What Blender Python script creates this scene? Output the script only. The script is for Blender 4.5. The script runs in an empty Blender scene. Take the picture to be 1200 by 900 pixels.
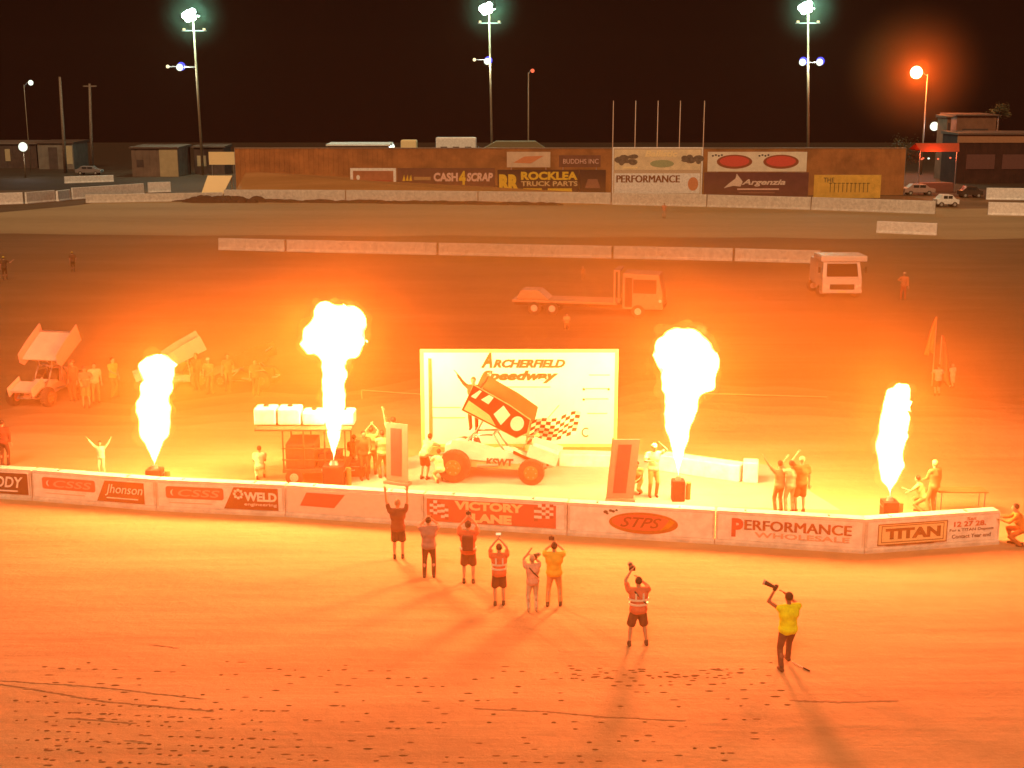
import bpy, bmesh, math, random
from mathutils import Vector, Matrix, noise
random.seed(11)
R = math.radians
scene = bpy.context.scene
col = scene.collection
# ------------------------------------------------------------------ camera, sky, sun, exposure
CAMZ, F, TH = 13.0, 1500.0, math.atan(0.22)
cam = bpy.data.cameras.new('camera'); camo = bpy.data.objects.new('camera', cam); col.objects.link(camo)
cam.sensor_width = 36; cam.lens = 45; cam.clip_end = 4000; cam.clip_start = 0.3
camo.location = (0, 0, CAMZ); camo.rotation_euler = (math.pi/2 - TH, 0, 0)
scene.camera = camo
world = bpy.data.worlds.new('World'); scene.world = world; world.use_nodes = True
wn = world.node_tree; bgn = wn.nodes['Background']
bgn.inputs[0].default_value = (1.0, 0.24, 0.10, 1); bgn.inputs[1].default_value = 0.011
sl = bpy.data.lights.new('sun', 'SUN'); sl.energy = 2.5; sl.angle = R(24); sl.color = (1.0, 0.60, 0.30)
so = bpy.data.objects.new('sun', sl); col.objects.link(so)
so.rotation_euler = (R(46), 0, R(-12))          # grandstand floodlighting from behind the camera
scene.view_settings.view_transform = 'Standard'; scene.view_settings.look = 'None'
scene.view_settings.exposure = 0.0; scene.view_settings.gamma = 1
FLAME_COL = (1.0, 0.160, 0.042); FLAME_K = 9000.0
HAZE = 0.00007
cy = scene.cycles
cy.max_bounces = 4; cy.diffuse_bounces = 2; cy.glossy_bounces = 2; cy.transparent_max_bounces = 12; cy.volume_bounces = 0
cy.use_denoising = True; cy.caustics_reflective = False; cy.caustics_refractive = False
cy.sample_clamp_indirect = 4

# ------------------------------------------------------------------ geometry helpers
def ray(px, py):
    u = (px-600)/F; v = (450-py)/F
    return Vector((u, math.cos(TH)+v*math.sin(TH), -math.sin(TH)+v*math.cos(TH)))
def G(px, py, z=0.0):
    d = ray(px, py); t = (z-CAMZ)/d.z
    return Vector((d.x*t, d.y*t, z))
def W(px, py, Y):
    d = ray(px, py); t = Y/d.y
    return Vector((d.x*t, Y, CAMZ+d.z*t))
def ppm(Y, z=0):    # pixels per metre at depth of (Y,z)
    return F/(Y*math.cos(TH)-(z-CAMZ)*math.sin(TH))

tmp_scene = bpy.data.scenes.new('workbench')
def evaluated_mesh(o):
    tmp_scene.collection.objects.link(o); vl = tmp_scene.view_layers[0]; vl.update(); dg = vl.depsgraph; dg.update()
    out = bpy.data.meshes.new_from_object(o.evaluated_get(dg)); bpy.data.objects.remove(o); return out

class MB:
    def __init__(s): s.bm = bmesh.new()
    def xf(s, vs, M):
        for v in vs: v.co = M @ v.co
    def box(s, a, b, M=None, mi=0):
        a, b = Vector(a), Vector(b)
        r = bmesh.ops.create_cube(s.bm, size=1); c = (a+b)/2; d = b-a
        for v in r['verts']: v.co = Vector((v.co.x*d.x+c.x, v.co.y*d.y+c.y, v.co.z*d.z+c.z))
        if M: s.xf(r['verts'], M)
        if mi:
            for f in {f for v in r['verts'] for f in v.link_faces}: f.material_index = mi
        return s
    def cyl(s, a, b, r1, r2=None, n=12, caps=True):
        a, b = Vector(a), Vector(b); r2 = r1 if r2 is None else r2; d = b-a
        r = bmesh.ops.create_cone(s.bm, cap_ends=caps, segments=n, radius1=r1, radius2=r2, depth=max(d.length, 1e-4))
        q = d.to_track_quat('Z', 'Y').to_matrix().to_4x4()
        s.xf(r['verts'], Matrix.Translation((a+b)/2) @ q); return s
    def ball(s, c, rad, n=12, M=None):
        if isinstance(rad, (int, float)): rad = (rad,)*3
        nv = max(6, n*2//3); m = Matrix.Translation(Vector(c)) @ (M or Matrix.Identity(4)); V = s.bm.verts.new; rows = []
        for i in range(1, nv):
            ph = math.pi*i/nv; z = math.cos(ph)*rad[2]; q = math.sin(ph)
            rows.append([V(m @ Vector((q*math.cos(2*math.pi*k/n)*rad[0], q*math.sin(2*math.pi*k/n)*rad[1], z))) for k in range(n)])
        top = V(m @ Vector((0, 0, rad[2]))); bot = V(m @ Vector((0, 0, -rad[2]))); Fn = s.bm.faces.new
        for k in range(n):
            k2 = (k+1) % n; Fn((top, rows[0][k], rows[0][k2])); Fn((bot, rows[-1][k2], rows[-1][k]))
            for i in range(len(rows)-1): Fn((rows[i][k], rows[i+1][k], rows[i+1][k2], rows[i][k2]))
        return s
    def cap(s, a, b, r1, r2, n=10):
        s.cyl(a, b, r1, r2, n); s.ball(a, r1, n); s.ball(b, r2, n); return s
    def tube(s, pts, r, n=8):
        for i in range(len(pts)-1):
            s.cyl(pts[i], pts[i+1], r, r, n)
            if i: s.ball(pts[i], r, n)
        return s
    def poly(s, pts, th, axis=1):
        """closed outline pts (2D) extruded by th (a,b) along axis"""
        lo, hi = th
        def mk(p, t):
            if axis == 1: return (p[0], t, p[1])
            if axis == 2: return (p[0], p[1], t)
            return (t, p[0], p[1])
        A = [s.bm.verts.new(mk(p, lo)) for p in pts]; B = [s.bm.verts.new(mk(p, hi)) for p in pts]
        n = len(pts); s.bm.faces.new(A); s.bm.faces.new(B[::-1])
        for i in range(n): s.bm.faces.new((A[i], B[i], B[(i+1) % n], A[(i+1) % n]))
        return s
    def prism(s, A, B):
        a = [s.bm.verts.new(p) for p in A]; b = [s.bm.verts.new(p) for p in B]; n = len(A)
        s.bm.faces.new(a); s.bm.faces.new(b[::-1])
        for i in range(n): s.bm.faces.new((a[i], b[i], b[(i+1) % n], a[(i+1) % n]))
        return s
    def mesh(s, name):
        bmesh.ops.recalc_face_normals(s.bm, faces=s.bm.faces)
        me = bpy.data.meshes.new(name); s.bm.to_mesh(me); s.bm.free(); return me
    def build(s, name, mats, parent=None, bevel=0, smooth=False, seg=2):
        if bevel:
            bmesh.ops.bevel(s.bm, geom=list(s.bm.edges), offset=bevel, segments=seg, affect='EDGES', profile=.6, clamp_overlap=True)
        me = s.mesh(name); return link(name, me, mats, parent, smooth)
def link(name, me, mats, parent=None, smooth=False):
    for m in (mats if isinstance(mats, (list, tuple)) else [mats]): me.materials.append(m)
    if smooth:
        for p in me.polygons: p.use_smooth = True
    o = bpy.data.objects.new(name, me); col.objects.link(o)
    if parent: o.parent = parent
    return o
def tag(o, label=None, cat=None, group=None, kind=None):
    if label: o['label'] = label
    if cat: o['category'] = cat
    if group: o['group'] = group
    if kind: o['kind'] = kind
    return o
def thing(name, label, cat, loc=(0, 0, 0), rz=0, group=None):
    o = bpy.data.objects.new(name, None); col.objects.link(o); o.empty_display_size = .2
    o.location = loc; o.rotation_euler = (0, 0, rz)
    return tag(o, label, cat, group)
def remesh(mb, vox, iters=3):
    me = mb.mesh('tmp'); o = bpy.data.objects.new('tmp', me)
    m = o.modifiers.new('r', 'REMESH'); m.mode = 'VOXEL'; m.voxel_size = vox; m.use_smooth_shade = True
    if iters:
        k = o.modifiers.new('s', 'SMOOTH'); k.iterations = iters; k.factor = .5
    out = evaluated_mesh(o); bpy.data.meshes.remove(me); return out
def copy_tree(o, parent=None):
    c = o.copy(); col.objects.link(c)
    if parent: c.parent = parent
    for ch in [x for x in bpy.data.objects if x.parent == o]: copy_tree(ch, c)
    return c

# ------------------------------------------------------------------ materials
MC = {}
def mat(name, rgb, rough=.7, var=.12, scale=6.0, metal=0, spec=.3, emit=None, es=1):
    if name in MC: return MC[name]
    m = bpy.data.materials.new(name); m.use_nodes = True; nt = m.node_tree; b = nt.nodes['Principled BSDF']
    b.inputs['Roughness'].default_value = rough; b.inputs['Metallic'].default_value = metal
    b.inputs['Specular IOR Level'].default_value = spec
    if var:
        tc = nt.nodes.new('ShaderNodeTexCoord'); n = nt.nodes.new('ShaderNodeTexNoise'); n.inputs['Scale'].default_value = scale
        n.inputs['Detail'].default_value = 5; n.inputs['Roughness'].default_value = .65
        nt.links.new(tc.outputs['Object'], n.inputs['Vector'])
        r = nt.nodes.new('ShaderNodeValToRGB'); e = r.color_ramp.elements
        e[0].position = .3; e[1].position = .7
        e[0].color = tuple(c*(1-var*1.6) for c in rgb)+(1,); e[1].color = tuple(min(1, c*(1+var*.7)) for c in rgb)+(1,)
        nt.links.new(n.outputs['Fac'], r.inputs['Fac']); nt.links.new(r.outputs[0], b.inputs['Base Color'])
    else: b.inputs['Base Color'].default_value = rgb+(1,)
    if emit:
        b.inputs['Emission Color'].default_value = emit+(1,); b.inputs['Emission Strength'].default_value = es
    MC[name] = m; return m
white = mat('white_paint', (.80, .80, .79), .55, .15, 3)
conc = mat('concrete', (.62, .60, .56), .85, .18, 3)
black = mat('black_plastic', (.025, .024, .024), .5, .2)
dark = mat('dark_cloth', (.045, .04, .04), .9, .2)
rubber = mat('tyre_rubber', (.07, .05, .04), .8, .3, 9)
steel = mat('steel', (.42, .42, .42), .35, .1, 8, .8)
alu = mat('aluminium', (.62, .62, .60), .4, .08, 8, .6)
skinm = mat('skin', (.48, .27, .18), .6, .06)
hairm = mat('dark_hair', (.035, .022, .016), .6, .2, 30)
redp = mat('red_paint', (.62, .10, .07), .45, .08)
pinkred = mat('sponsor_red', (.60, .12, .08), .5, .06)
brownp = mat('brown_panel', (.26, .075, .025), .5, .08)
yell = mat('yellow_paint', (.75, .52, .05), .5, .1)
inkm = mat('dark_ink', (.06, .05, .045), .6, .05)
wood = mat('timber_pole', (.20, .14, .10), .9, .3, 4)

def ground_mat(name, c1, c2, c3, sx=.05, sy=.5, bump=.5, fine=2.5):
    m = bpy.data.materials.new(name); m.use_nodes = True; nt = m.node_tree; b = nt.nodes['Principled BSDF']
    L = nt.links; N = nt.nodes.new
    g = N('ShaderNodeNewGeometry')
    def nz(sc, detail, rough=.6):
        mp = N('ShaderNodeMapping'); mp.inputs['Scale'].default_value = sc; L.new(g.outputs['Position'], mp.inputs['Vector'])
        n = N('ShaderNodeTexNoise'); n.inputs['Scale'].default_value = 1; n.inputs['Detail'].default_value = detail
        n.inputs['Roughness'].default_value = rough; L.new(mp.outputs[0], n.inputs['Vector']); return n
    a = nz((sx, sy, 1), 6); f = nz((fine, fine, fine), 8, .7); s = nz((.12, 1.6, 1), 4); big = nz((.06, .09, 1), 3)
    r = N('ShaderNodeValToRGB'); e = r.color_ramp.elements; e[0].position = .33; e[0].color = c1+(1,); e[1].position = .68; e[1].color = c3+(1,)
    k = e.new(.5); k.color = c2+(1,)
    mix = N('ShaderNodeMath'); mix.operation = 'MULTIPLY_ADD'; mix.inputs[1].default_value = .55
    L.new(a.outputs['Fac'], mix.inputs[0])
    m2 = N('ShaderNodeMath'); m2.operation = 'MULTIPLY_ADD'; m2.inputs[1].default_value = .28; L.new(s.outputs['Fac'], m2.inputs[0])
    m3 = N('ShaderNodeMath'); m3.operation = 'MULTIPLY'; m3.inputs[1].default_value = .17; L.new(f.outputs['Fac'], m3.inputs[0])
    L.new(m3.outputs[0], m2.inputs[2]); L.new(m2.outputs[0], mix.inputs[2])
    L.new(mix.outputs[0], r.inputs['Fac']); L.new(r.outputs[0], b.inputs['Base Color'])
    b.inputs['Roughness'].default_value = .85; b.inputs['Specular IOR Level'].default_value = .25
    bp = N('ShaderNodeBump'); bp.inputs['Strength'].default_value = bump; bp.inputs['Distance'].default_value = .12
    ad = N('ShaderNodeMath'); ad.operation = 'ADD'; L.new(f.outputs['Fac'], ad.inputs[0]); L.new(s.outputs['Fac'], ad.inputs[1])
    L.new(ad.outputs[0], bp.inputs['Height']); L.new(bp.outputs[0], b.inputs['Normal'])
    return m
clay = ground_mat('track_clay', (.32, .22, .12), (.42, .31, .17), (.51, .39, .23), .09, .35, .45)
infm = ground_mat('infield_dirt', (.13, .07, .03), (.19, .105, .05), (.26, .155, .08), .06, .2, .5)
backm = ground_mat('back_clay', (.28, .19, .10), (.38, .27, .15), (.46, .34, .20), .02, .12, .3, 1.0)
padm = ground_mat('pad_concrete', (.32, .27, .26), (.38, .33, .32), (.45, .40, .39), .3, .3, .15)

def text(parent, s, x0, x1, z0, z1, y, m, shear=0, bold=.0, name='lettering', rot=0, thick=0):
    c = bpy.data.curves.new('txt', 'FONT'); c.body = s; c.extrude = .02; c.offset = bold; c.shear = shear; c.resolution_u = 3
    o = bpy.data.objects.new('txt', c); me = evaluated_mesh(o)
    xs = [v.co.x for v in me.vertices]; ys = [v.co.y for v in me.vertices]
    ax, bx, ay, by = min(xs), max(xs), min(ys), max(ys)
    for v in me.vertices:
        X = x0+(v.co.x-ax)/(bx-ax)*(x1-x0); Z = z0+(v.co.y-ay)/(by-ay)*(z1-z0)
        if rot: Z += (X-x0)*rot
        v.co = (X, y - v.co.z*.4-.008, Z)
    if thick:
        b = bmesh.new(); b.from_mesh(me); g0 = b.verts[:]+b.edges[:]+b.faces[:]
        for k, dx in enumerate((-thick, thick)):
            d_ = bmesh.ops.duplicate(b, geom=g0)['geom']; bmesh.ops.translate(b, verts=[q for q in d_ if isinstance(q, bmesh.types.BMVert)], vec=(dx, -.0015*(k+1), 0))
        b.to_mesh(me); b.free()
    me.materials.clear()
    return link(name, me, m, parent)
def plate(parent, pts, y, m, name='panel', t=.012):
    return MB().poly(pts, (y-t, y)).build(name, m, parent)
def rectpts(x0, x1, z0, z1, r=0):
    if not r: return [(x0, z0), (x1, z0), (x1, z1), (x0, z1)]
    P = []
    for cx, cz, a in ((x1-r, z0+r, -90), (x1-r, z1-r, 0), (x0+r, z1-r, 90), (x0+r, z0+r, 180)):
        for k in range(5): P.append((cx+r*math.cos(R(a+k*22.5)), cz+r*math.sin(R(a+k*22.5))))
    return P
def oval(cx, cz, a, b, n=28): return [(cx+a*math.cos(2*math.pi*k/n), cz+b*math.sin(2*math.pi*k/n)) for k in range(n)]

# ------------------------------------------------------------------ setting
def sheet(name, pts, z, m, kind='structure'):
    me = bpy.data.meshes.new(name); me.from_pydata([(p[0], p[1], z) for p in pts], [], [list(range(len(pts)))]); 
    return tag(link(name, me, m), kind=kind)
sheet('ground', [(-400, -60), (400, -60), (400, 430), (-400, 430)], 0, infm)
def band(px_lo, px_hi, n=60, x0=-140, x1=140, jit=.5):
    """irregular strip: px_lo/px_hi give Y of near and far edge as function of x"""
    P = []
    for i in range(n+1):
        x = x0+(x1-x0)*i/n; P.append((x, px_lo(x)+jit*(noise.noise(Vector((x*.21, 3, 1)))*2)))
    for i in range(n, -1, -1):
        x = x0+(x1-x0)*i/n; P.append((x, px_hi(x)+jit*(noise.noise(Vector((x*.17, 9, 1)))*2)))
    return P
sheet('front_track', band(lambda x: -40, lambda x: 54-(abs(x-2)/16)**2*3 if abs(x) < 40 else 35, n=300, x0=-60, x1=60, jit=1.6), .004, clay)
for j_, (dy, f_) in enumerate(((1.6, .75), (3.4, .5), (5.6, .25))):      # dirt strips stepping from clay colour to infield colour
    mixc = lambda p, q: tuple(q[k]+(p[k]-q[k])*f_ for k in range(3))
    sheet('blend_dirt', band(lambda x: 30, lambda x: 54+dy-(abs(x-2)/16)**2*3 if abs(x) < 46 else 33, n=300, x0=-66, x1=66, jit=1.5+.3*j_), .003-.0008*j_,
          ground_mat('blend_dirt', mixc((.32, .22, .12), (.13, .07, .03)), mixc((.42, .31, .17), (.19, .105, .05)), mixc((.51, .39, .23), (.26, .155, .08))))
sheet('back_track', band(lambda x: 127-.05*x, lambda x: 171-.16*x, x0=-190, x1=190, jit=1.2), .004, backm)
sheet('victory_pad', [tuple(G(*p)[:2]) for p in ((385, 566), (500, 530), (760, 533), (900, 545), (985, 598), (700, 590), (420, 577))], .008, padm)

sheet('paddock', [(-400, 196), (-42, 188), (60, 184), (72, 172), (400, 168), (400, 429), (-400, 429)], .004, ground_mat('paddock_shade', (.035, .022, .012), (.055, .035, .02), (.08, .05, .03)))  # ground beyond the wall coloured dark to stand for missing light
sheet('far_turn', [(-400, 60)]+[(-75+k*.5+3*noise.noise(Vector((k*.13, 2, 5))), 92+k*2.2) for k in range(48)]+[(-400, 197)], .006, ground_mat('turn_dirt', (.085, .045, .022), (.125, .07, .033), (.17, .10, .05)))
# berm of loose dirt at the foot of the back wall
mb = MB()
for i in range(170):
    x = random.uniform(-46, 6); w = random.uniform(.5, 1.6); Y = 168-.14*x
    mb.ball((x, Y+random.uniform(-.8, .6), .0), (w, random.uniform(.4, .9), random.uniform(.15, .45)), 7)
for i in range(60):
    x = random.uniform(-43, -34); mb.ball((x, 172+random.uniform(-1, 2), 0), (random.uniform(.6, 1.5), .8, random.uniform(.4, .9)), 7)
tag(mb.build('loose_dirt', mat('dark_dirt', (.09, .045, .03), .95, .3, 2)), 'dark loose dirt heaped along the foot of the back wall', 'dirt', kind='stuff')

# compaction dents / clods in rows; dent shade is put into the dark dirt colour
mb = MB(); cl = mat('dent_shade_clods', (.22, .115, .055), .95, .3, 6)
def clod(px, py, sx=1.0):
    p = G(px, py); w = random.uniform(.06, .12)*sx
    mb.ball((p.x, p.y, .0), (w, random.uniform(.028, .045), random.uniform(.008, .02)), 6)
for row in range(17):
    y0 = 772 + row*8.2 + random.uniform(-1.5, 1.5)
    dens = (.15, .6, .95, .75, .45, .5, .6, .5, .55, .6, .65, .55, .65, .65, .65, .6, .6)[row]
    off = random.uniform(0, 20)
    x = 40+off
    while x < 925:
        yy = y0 + 16*math.sin((x-60)/260)*.5 + (x-500)*.012
        zone = noise.noise(Vector((x*.006, row*.35, 4)))*.5+.6
        if random.random() < dens*zone: clod(x+random.uniform(-2, 2), yy+random.uniform(-1, 1), random.choice((.7, .9, 1, 1.2)))
        x += random.choice((17, 19, 21, 20, 11))
for row in range(7):
    for k in range(26):
        if random.random() < .75: clod(20+k*12+random.uniform(-2, 2), 822+row*11+k*.5+random.uniform(-1, 1), .6)
for i in range(46): clod(660+i*4.6+random.uniform(-8, 8), 788+random.uniform(-5, 12), random.choice((.8, 1.1)))
tag(mb.build('dirt_clods', cl), 'rows of small dents and clods pressed into the near clay, their shade put into darker dirt', 'dirt clods', kind='stuff')
# ruts
def rut(pts, w, name='rut'):
    m2 = MB(); prev = None
    for i in range(len(pts)-1):
        a, b = pts[i], pts[i+1]; n = max(2, int(abs(b[0]-a[0])/6))
        for k in range(n):
            t = k/n; p = G(a[0]+(b[0]-a[0])*t, a[1]+(b[1]-a[1])*t)
            m2.ball((p.x, p.y+random.uniform(-.02, .02), 0), (.16, w*random.uniform(.5, 1.2), .02), 6)
    return m2
mb = MB()
for pts, w in (([(930, 821), (990, 823), (1052, 821)], .06), ([(560, 831), (640, 834), (700, 840), (802, 845)], .035), ([(0, 802), (120, 822), (250, 834)], .03),
               ([(0, 798), (120, 806), (240, 820)], .022), ([(80, 842), (160, 848)], .03), ([(150, 868), (176, 872)], .03), ([(180, 756), (210, 760)], .03), 
               ):
    for i in range(len(pts)-1):
        a, b = pts[i], pts[i+1]; n = max(2, int(abs(b[0]-a[0])/4))
        for k in range(n):
            t = k/n; p = G(a[0]+(b[0]-a[0])*t, a[1]+(b[1]-a[1])*t)
            mb.ball((p.x, p.y+random.uniform(-.02, .02), 0), (.12, w*random.uniform(.4, 1.1), .014), 6)
tag(mb.build('wheel_ruts', mat('rut_dirt', (.34, .21, .12), .95, .3, 6)), 'thin dark wheel ruts crossing the near clay', 'ruts', kind='stuff')

# ------------------------------------------------------------------ barriers
def barrier(bl, br, h, label, parts, th=.55, ext=(0, 0)):
    A = G(*bl); B = G(*br); d = (B-A); L = d.length; rz = math.atan2(d.y, d.x)
    t = thing('concrete_barrier', label, 'barrier', A, rz, 'concrete barriers along the front straight')
    m = MB(); w = th
    # jersey-like profile, front face near vertical
    prof = [(0, .0), (0, .1), (.05, .16), (.07, h-.05), (.11, h), (w-.11, h), (w-.07, h-.05), (w-.05, .16), (w, .1), (w, 0)]
    g = .006
    m.prism([(g, y, z) for y, z in prof], [(L-g, y, z) for y, z in prof])
    m.build('barrier_block', conc, t)
    mm = MB().box((g+.03, .10, h+.003), (L-g-.03, w-.1, h+.02)).build('coping', white, t)
    mm = MB()
    for x in (L*.22, L*.78): mm.box((x-.12, .2, h+.02), (x-.06, w-.2, h+.045))
    mm.build('lifting_eye', steel, t)
    parts(t, L, h); return t
fy = .045
bpts = [((-130, 577), (37.5, 587)), ((38, 587), (183, 599)), ((183.4, 599), (334, 606)), ((334.4, 606), (496, 617)), ((496.5, 617), (664, 627.5)), ((664.5, 627.8), (837, 638)), ((837.5, 638), (1012.3, 649.3)), ((1013.3, 649.4), (1171, 638))]
HB = 1.02
def board(t, L, h, mm=white): plate(t, rectpts(.08, L-.08, .17, h-.07, .03), fy, mm, 'sign_board')
fz = fy-.014
def b0(t, L, h):
    board(t, L, h); plate(t, rectpts(L*.62, L-.12, .19, h-.1), fz, mat('dark_brown_sign', (.10, .035, .02), .5, .1))
    text(t, 'BODY', L*.70, L-.28, .42, .80, fz-.012, white, .25, .02); plate(t, rectpts(L*.72, L-.5, .28, .33), fz-.012, white, 'underline')
def gss(t, L, x0, x1):
    plate(t, rectpts(x0, x1, .46, .86, .08), fz, pinkred, 'logo_panel')
    text(t, '(', x0+.16, x0+.26, .56, .76, fz-.012, white, 0, .02)
    text(t, 'CSSS', x0+.42, x1-.12, .54, .78, fz-.012, mat('pale_pink', (.72, .36, .28), .5, .05), .2, .01)
    plate(t, rectpts(x0+.1, x1-.4, .30, .325), fz, mat('pale_line', (.60, .42, .32), .6, 0), 'underline')
def b1(t, L, h):
    board(t, L, h); gss(t, L, L*.09, L*.52)
    plate(t, [(L*.53, .19), (L*.91, .19), (L*.91, .90), (L*.60, .90)], fz, brownp, 'sponsor_panel')
    text(t, 'Jhonson', L*.60, L*.90, .40, .80, fz-.012, white, .3, .0); plate(t, rectpts(L*.61, L*.86, .31, .35), fz-.012, white, 'underline')
def b2(t, L, h):
    board(t, L, h); gss(t, L, L*.08, L*.53)
    plate(t, [(L*.53, .19), (L*.95, .19), (L*.95, .92), (L*.61, .92)], fz, brownp, 'sponsor_panel')
    text(t, 'WELD', L*.69, L*.94, .48, .78, fz-.012, white, 0, .04); text(t, 'engineering', L*.69, L*.94, .30, .42, fz-.012, white)
    m = MB()
    for k in range(8):
        a = k*math.pi/4; cx, cz = L*.645+.0, .70
        m.box((cx+.13*math.cos(a)-.04, fz-.026, cz+.13*math.sin(a)-.04), (cx+.13*math.cos(a)+.04, fz-.012, cz+.13*math.sin(a)+.04))
    m.build('cog_emblem', white, t)
def b3(t, L, h):
    board(t, L, h, mat('pale_board', (.72, .66, .60), .6, .06)); plate(t, [(L*.11, .42), (L*.36, .40), (L*.44, .86), (L*.16, .86)], fz, pinkred, 'sponsor_panel')
def b4(t, L, h):
    board(t, L, h); plate(t, rectpts(.10, L-.34, .19, h-.1), fz, pinkred, 'victory_panel')
    text(t, 'VICTORY', L*.22, L*.70, .62, .90, fz-.012, yell2, 0, .05); text(t, 'LANE', L*.34, L*.62, .23, .52, fz-.012, yell2, 0, .06)
    for x0, sg in ((.2, 1), (L-1.02, -1)):
        m = MB(); m2 = MB()
        for i in range(5):
            for j in range(5):
                x = x0+i*.12; z = .40+j*.09+.05*math.sin(i*1.2)+(.04*i if sg < 0 else -.02*i)
                (m if (i+j) % 2 else m2).box((x, fz-.024, z), (x+.12, fz-.012, z+.09))
        m.build('chequered_emblem', white, t); m2.build('chequered_emblem', mat('deep_red', (.40, .08, .05), .5, .05), t)
yell2 = mat('cream_letters', (.85, .70, .40), .5, .05)
def b5(t, L, h):
    board(t, L, h); cx = L*.52
    plate(t, oval(cx, .53, 1.05, .34), fz, mat('oval_rim', (.42, .13, .03), .5, .1), 'oval_logo')
    plate(t, oval(cx-.03, .55, .93, .25), fz-.014, pinkred, 'oval_logo')
    m = MB()
    for x, z, r in ((-.95, .83, .05), (-.80, .88, .04), (-.72, .86, .04), (-.9, .78, .03), (-.62, .90, .03)): m.poly(oval(cx+x-.2, z, r*1.4, r, 8), (fz-.02, fz))
    m.build('oil_splash', inkm, t)
    text(t, 'STPS', cx-.70, cx+.55, .40, .72, fz-.028, mat('maroon_letters', (.22, .03, .02), .5, .1), .4, .01)
    plate(t, [(cx+.5, .33), (cx+.78, .42), (cx+.95, .62), (cx+.8, .70), (cx+.62, .45)], fz-.03, mat('gold_swoosh', (.55, .26, .02), .5, .1), 'swoosh')
def b6(t, L, h):
    board(t, L, h); c1 = mat('rust_letters', (.27, .06, .03), .5, .08)
    text(t, 'P', L*.11, L*.19, .28, .86, fz, redp, 0, .05); text(t, 'ERFORMANCE', L*.20, L*.91, .52, .83, fz, c1, thick=.016)
    text(t, 'WHOLESALE', L*.27, L*.90, .30, .46, fz, mat('pink_letters', (.70, .38, .28), .5, .05), thick=.012)
def frame_rect(t, x0, x1, z0, z1, w, y, m, name='border'):
    mb = MB()
    for a in ((x0, x1, z0, z0+w), (x0, x1, z1-w, z1), (x0, x0+w, z0+w, z1-w), (x1-w, x1, z0+w, z1-w)): mb.box((a[0], y-.012, a[2]), (a[1], y, a[3]))
    return mb.build(name, m, t)
def b7(t, L, h):
    board(t, L, h); c1 = mat('brown_letters', (.20, .07, .025), .5, .08)
    plate(t, rectpts(L*.09, L*.60, .22, .88), fz, mat('cream_board', (.78, .62, .34), .5, .05), 'sponsor_panel')
    frame_rect(t, L*.09, L*.60, .22, .88, .025, fz-.012, c1); frame_rect(t, L*.115, L*.575, .30, .82, .02, fz-.012, c1)
    text(t, 'TITAN', L*.145, L*.55, .40, .73, fz-.012, c1, 0, .05)
    plate(t, [(L*.12, .24), (L*.16, .20), (L*.5, .20), (L*.57, .25)], fz-.014, c1, 'lower_band')  # printed brown band below the lettering
    r2 = mat('red_letters', (.55, .10, .06), .5, .1)
    text(t, 'Sat', L*.745, L*.815, .83, .92, fz, r2); text(t, '12 27 28.', L*.65, L*.89, .64, .80, fz, r2, 0, .02)
    text(t, 'For a TITAN Deposit', L*.62, L*.95, .47, .58, fz, inkm, 0, .0); text(t, 'Contact Year end', L*.64, L*.93, .28, .40, fz, inkm)
labs = ['concrete barrier at the left frame edge with a dark brown BODY board', 'white barrier with a red pill logo beside a brown board in script lettering',
        'white barrier with a red pill logo beside a brown WELD board', 'pale barrier with a single slanted red shape, behind the man with raised arms',
        'barrier with a red VICTORY LANE board and chequered emblems', 'white barrier with a red oval logo and small black splashes',
        'white barrier lettered PERFORMANCE WHOLESALE', 'angled white barrier with a framed TITAN board at its left half']
for (a, b), l, f in zip(bpts, labs, (b0, b1, b2, b3, b4, b5, b6, b7)): barrier(a, b, HB, l, f)

# low walls in the infield and at the back
def wall(bl, br, h, label, grp, m=conc, th=.5, name='concrete_wall'):
    A = G(*bl); B = G(*br); d = B-A; L = d.length
    mb = MB(); g = .06
    prof = [(0, 0), (.0, .1), (.08, .25), (.1, h-.05), (.14, h), (th-.14, h), (th-.1, h-.05), (th-.08, .25), (th, .1), (th, 0)]
    mb.prism([(g, y, z) for y, z in prof], [(L-g, y, z) for y, z in prof])
    o = mb.build(name, m); o.location = A; o.rotation_euler = (0, 0, math.atan2(d.y, d.x))
    return tag(o, label, 'wall', grp)
ig = 'low concrete walls between infield and back track'
wall((255, 293), (334, 295), 1.05, 'low infield wall section with dark smudges, leftmost of its row', ig)
wall((335, 295), (512, 299), 1.05, 'low infield wall section above the second flame from the left', ig)
wall((513, 299), (717, 303), 1.05, 'low infield wall section behind the victory lane backdrop', ig)
wall((718, 303), (859, 306), 1.05, 'low infield wall section above the tall right flame', ig)
wall((860, 306), (962, 309), 1.05, 'low infield wall section running up to the white truck', ig)
for (x0, y0, x1, y1) in ((268, 287, 334-45, 292), (298, 287, 330, 292)): pass
bg = 'crash wall sections along the back straight'
for i, (x0, y0, x1, y1, l) in enumerate(((262, 236, 405, 236.5, 'crash wall section left of the small framed sign on the back straight'), (405, 236.5, 560, 238, 'crash wall section below the CASH4SCRAP sign'),
        (560, 238, 716, 240, 'crash wall section below the ROCKLEA sign'), (716, 240, 828, 242.5, 'crash wall section below the PERFORMANCE billboard'), (828, 242.5, 950, 246, 'crash wall section below the twin oval billboard'),
        (950, 246, 1096, 251, 'crash wall section below the yellow sign'))):
    wall((x0, y0), (x1, y1), 1.55, l, bg)
lg = 'wall sections curving away at the far left'
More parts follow.
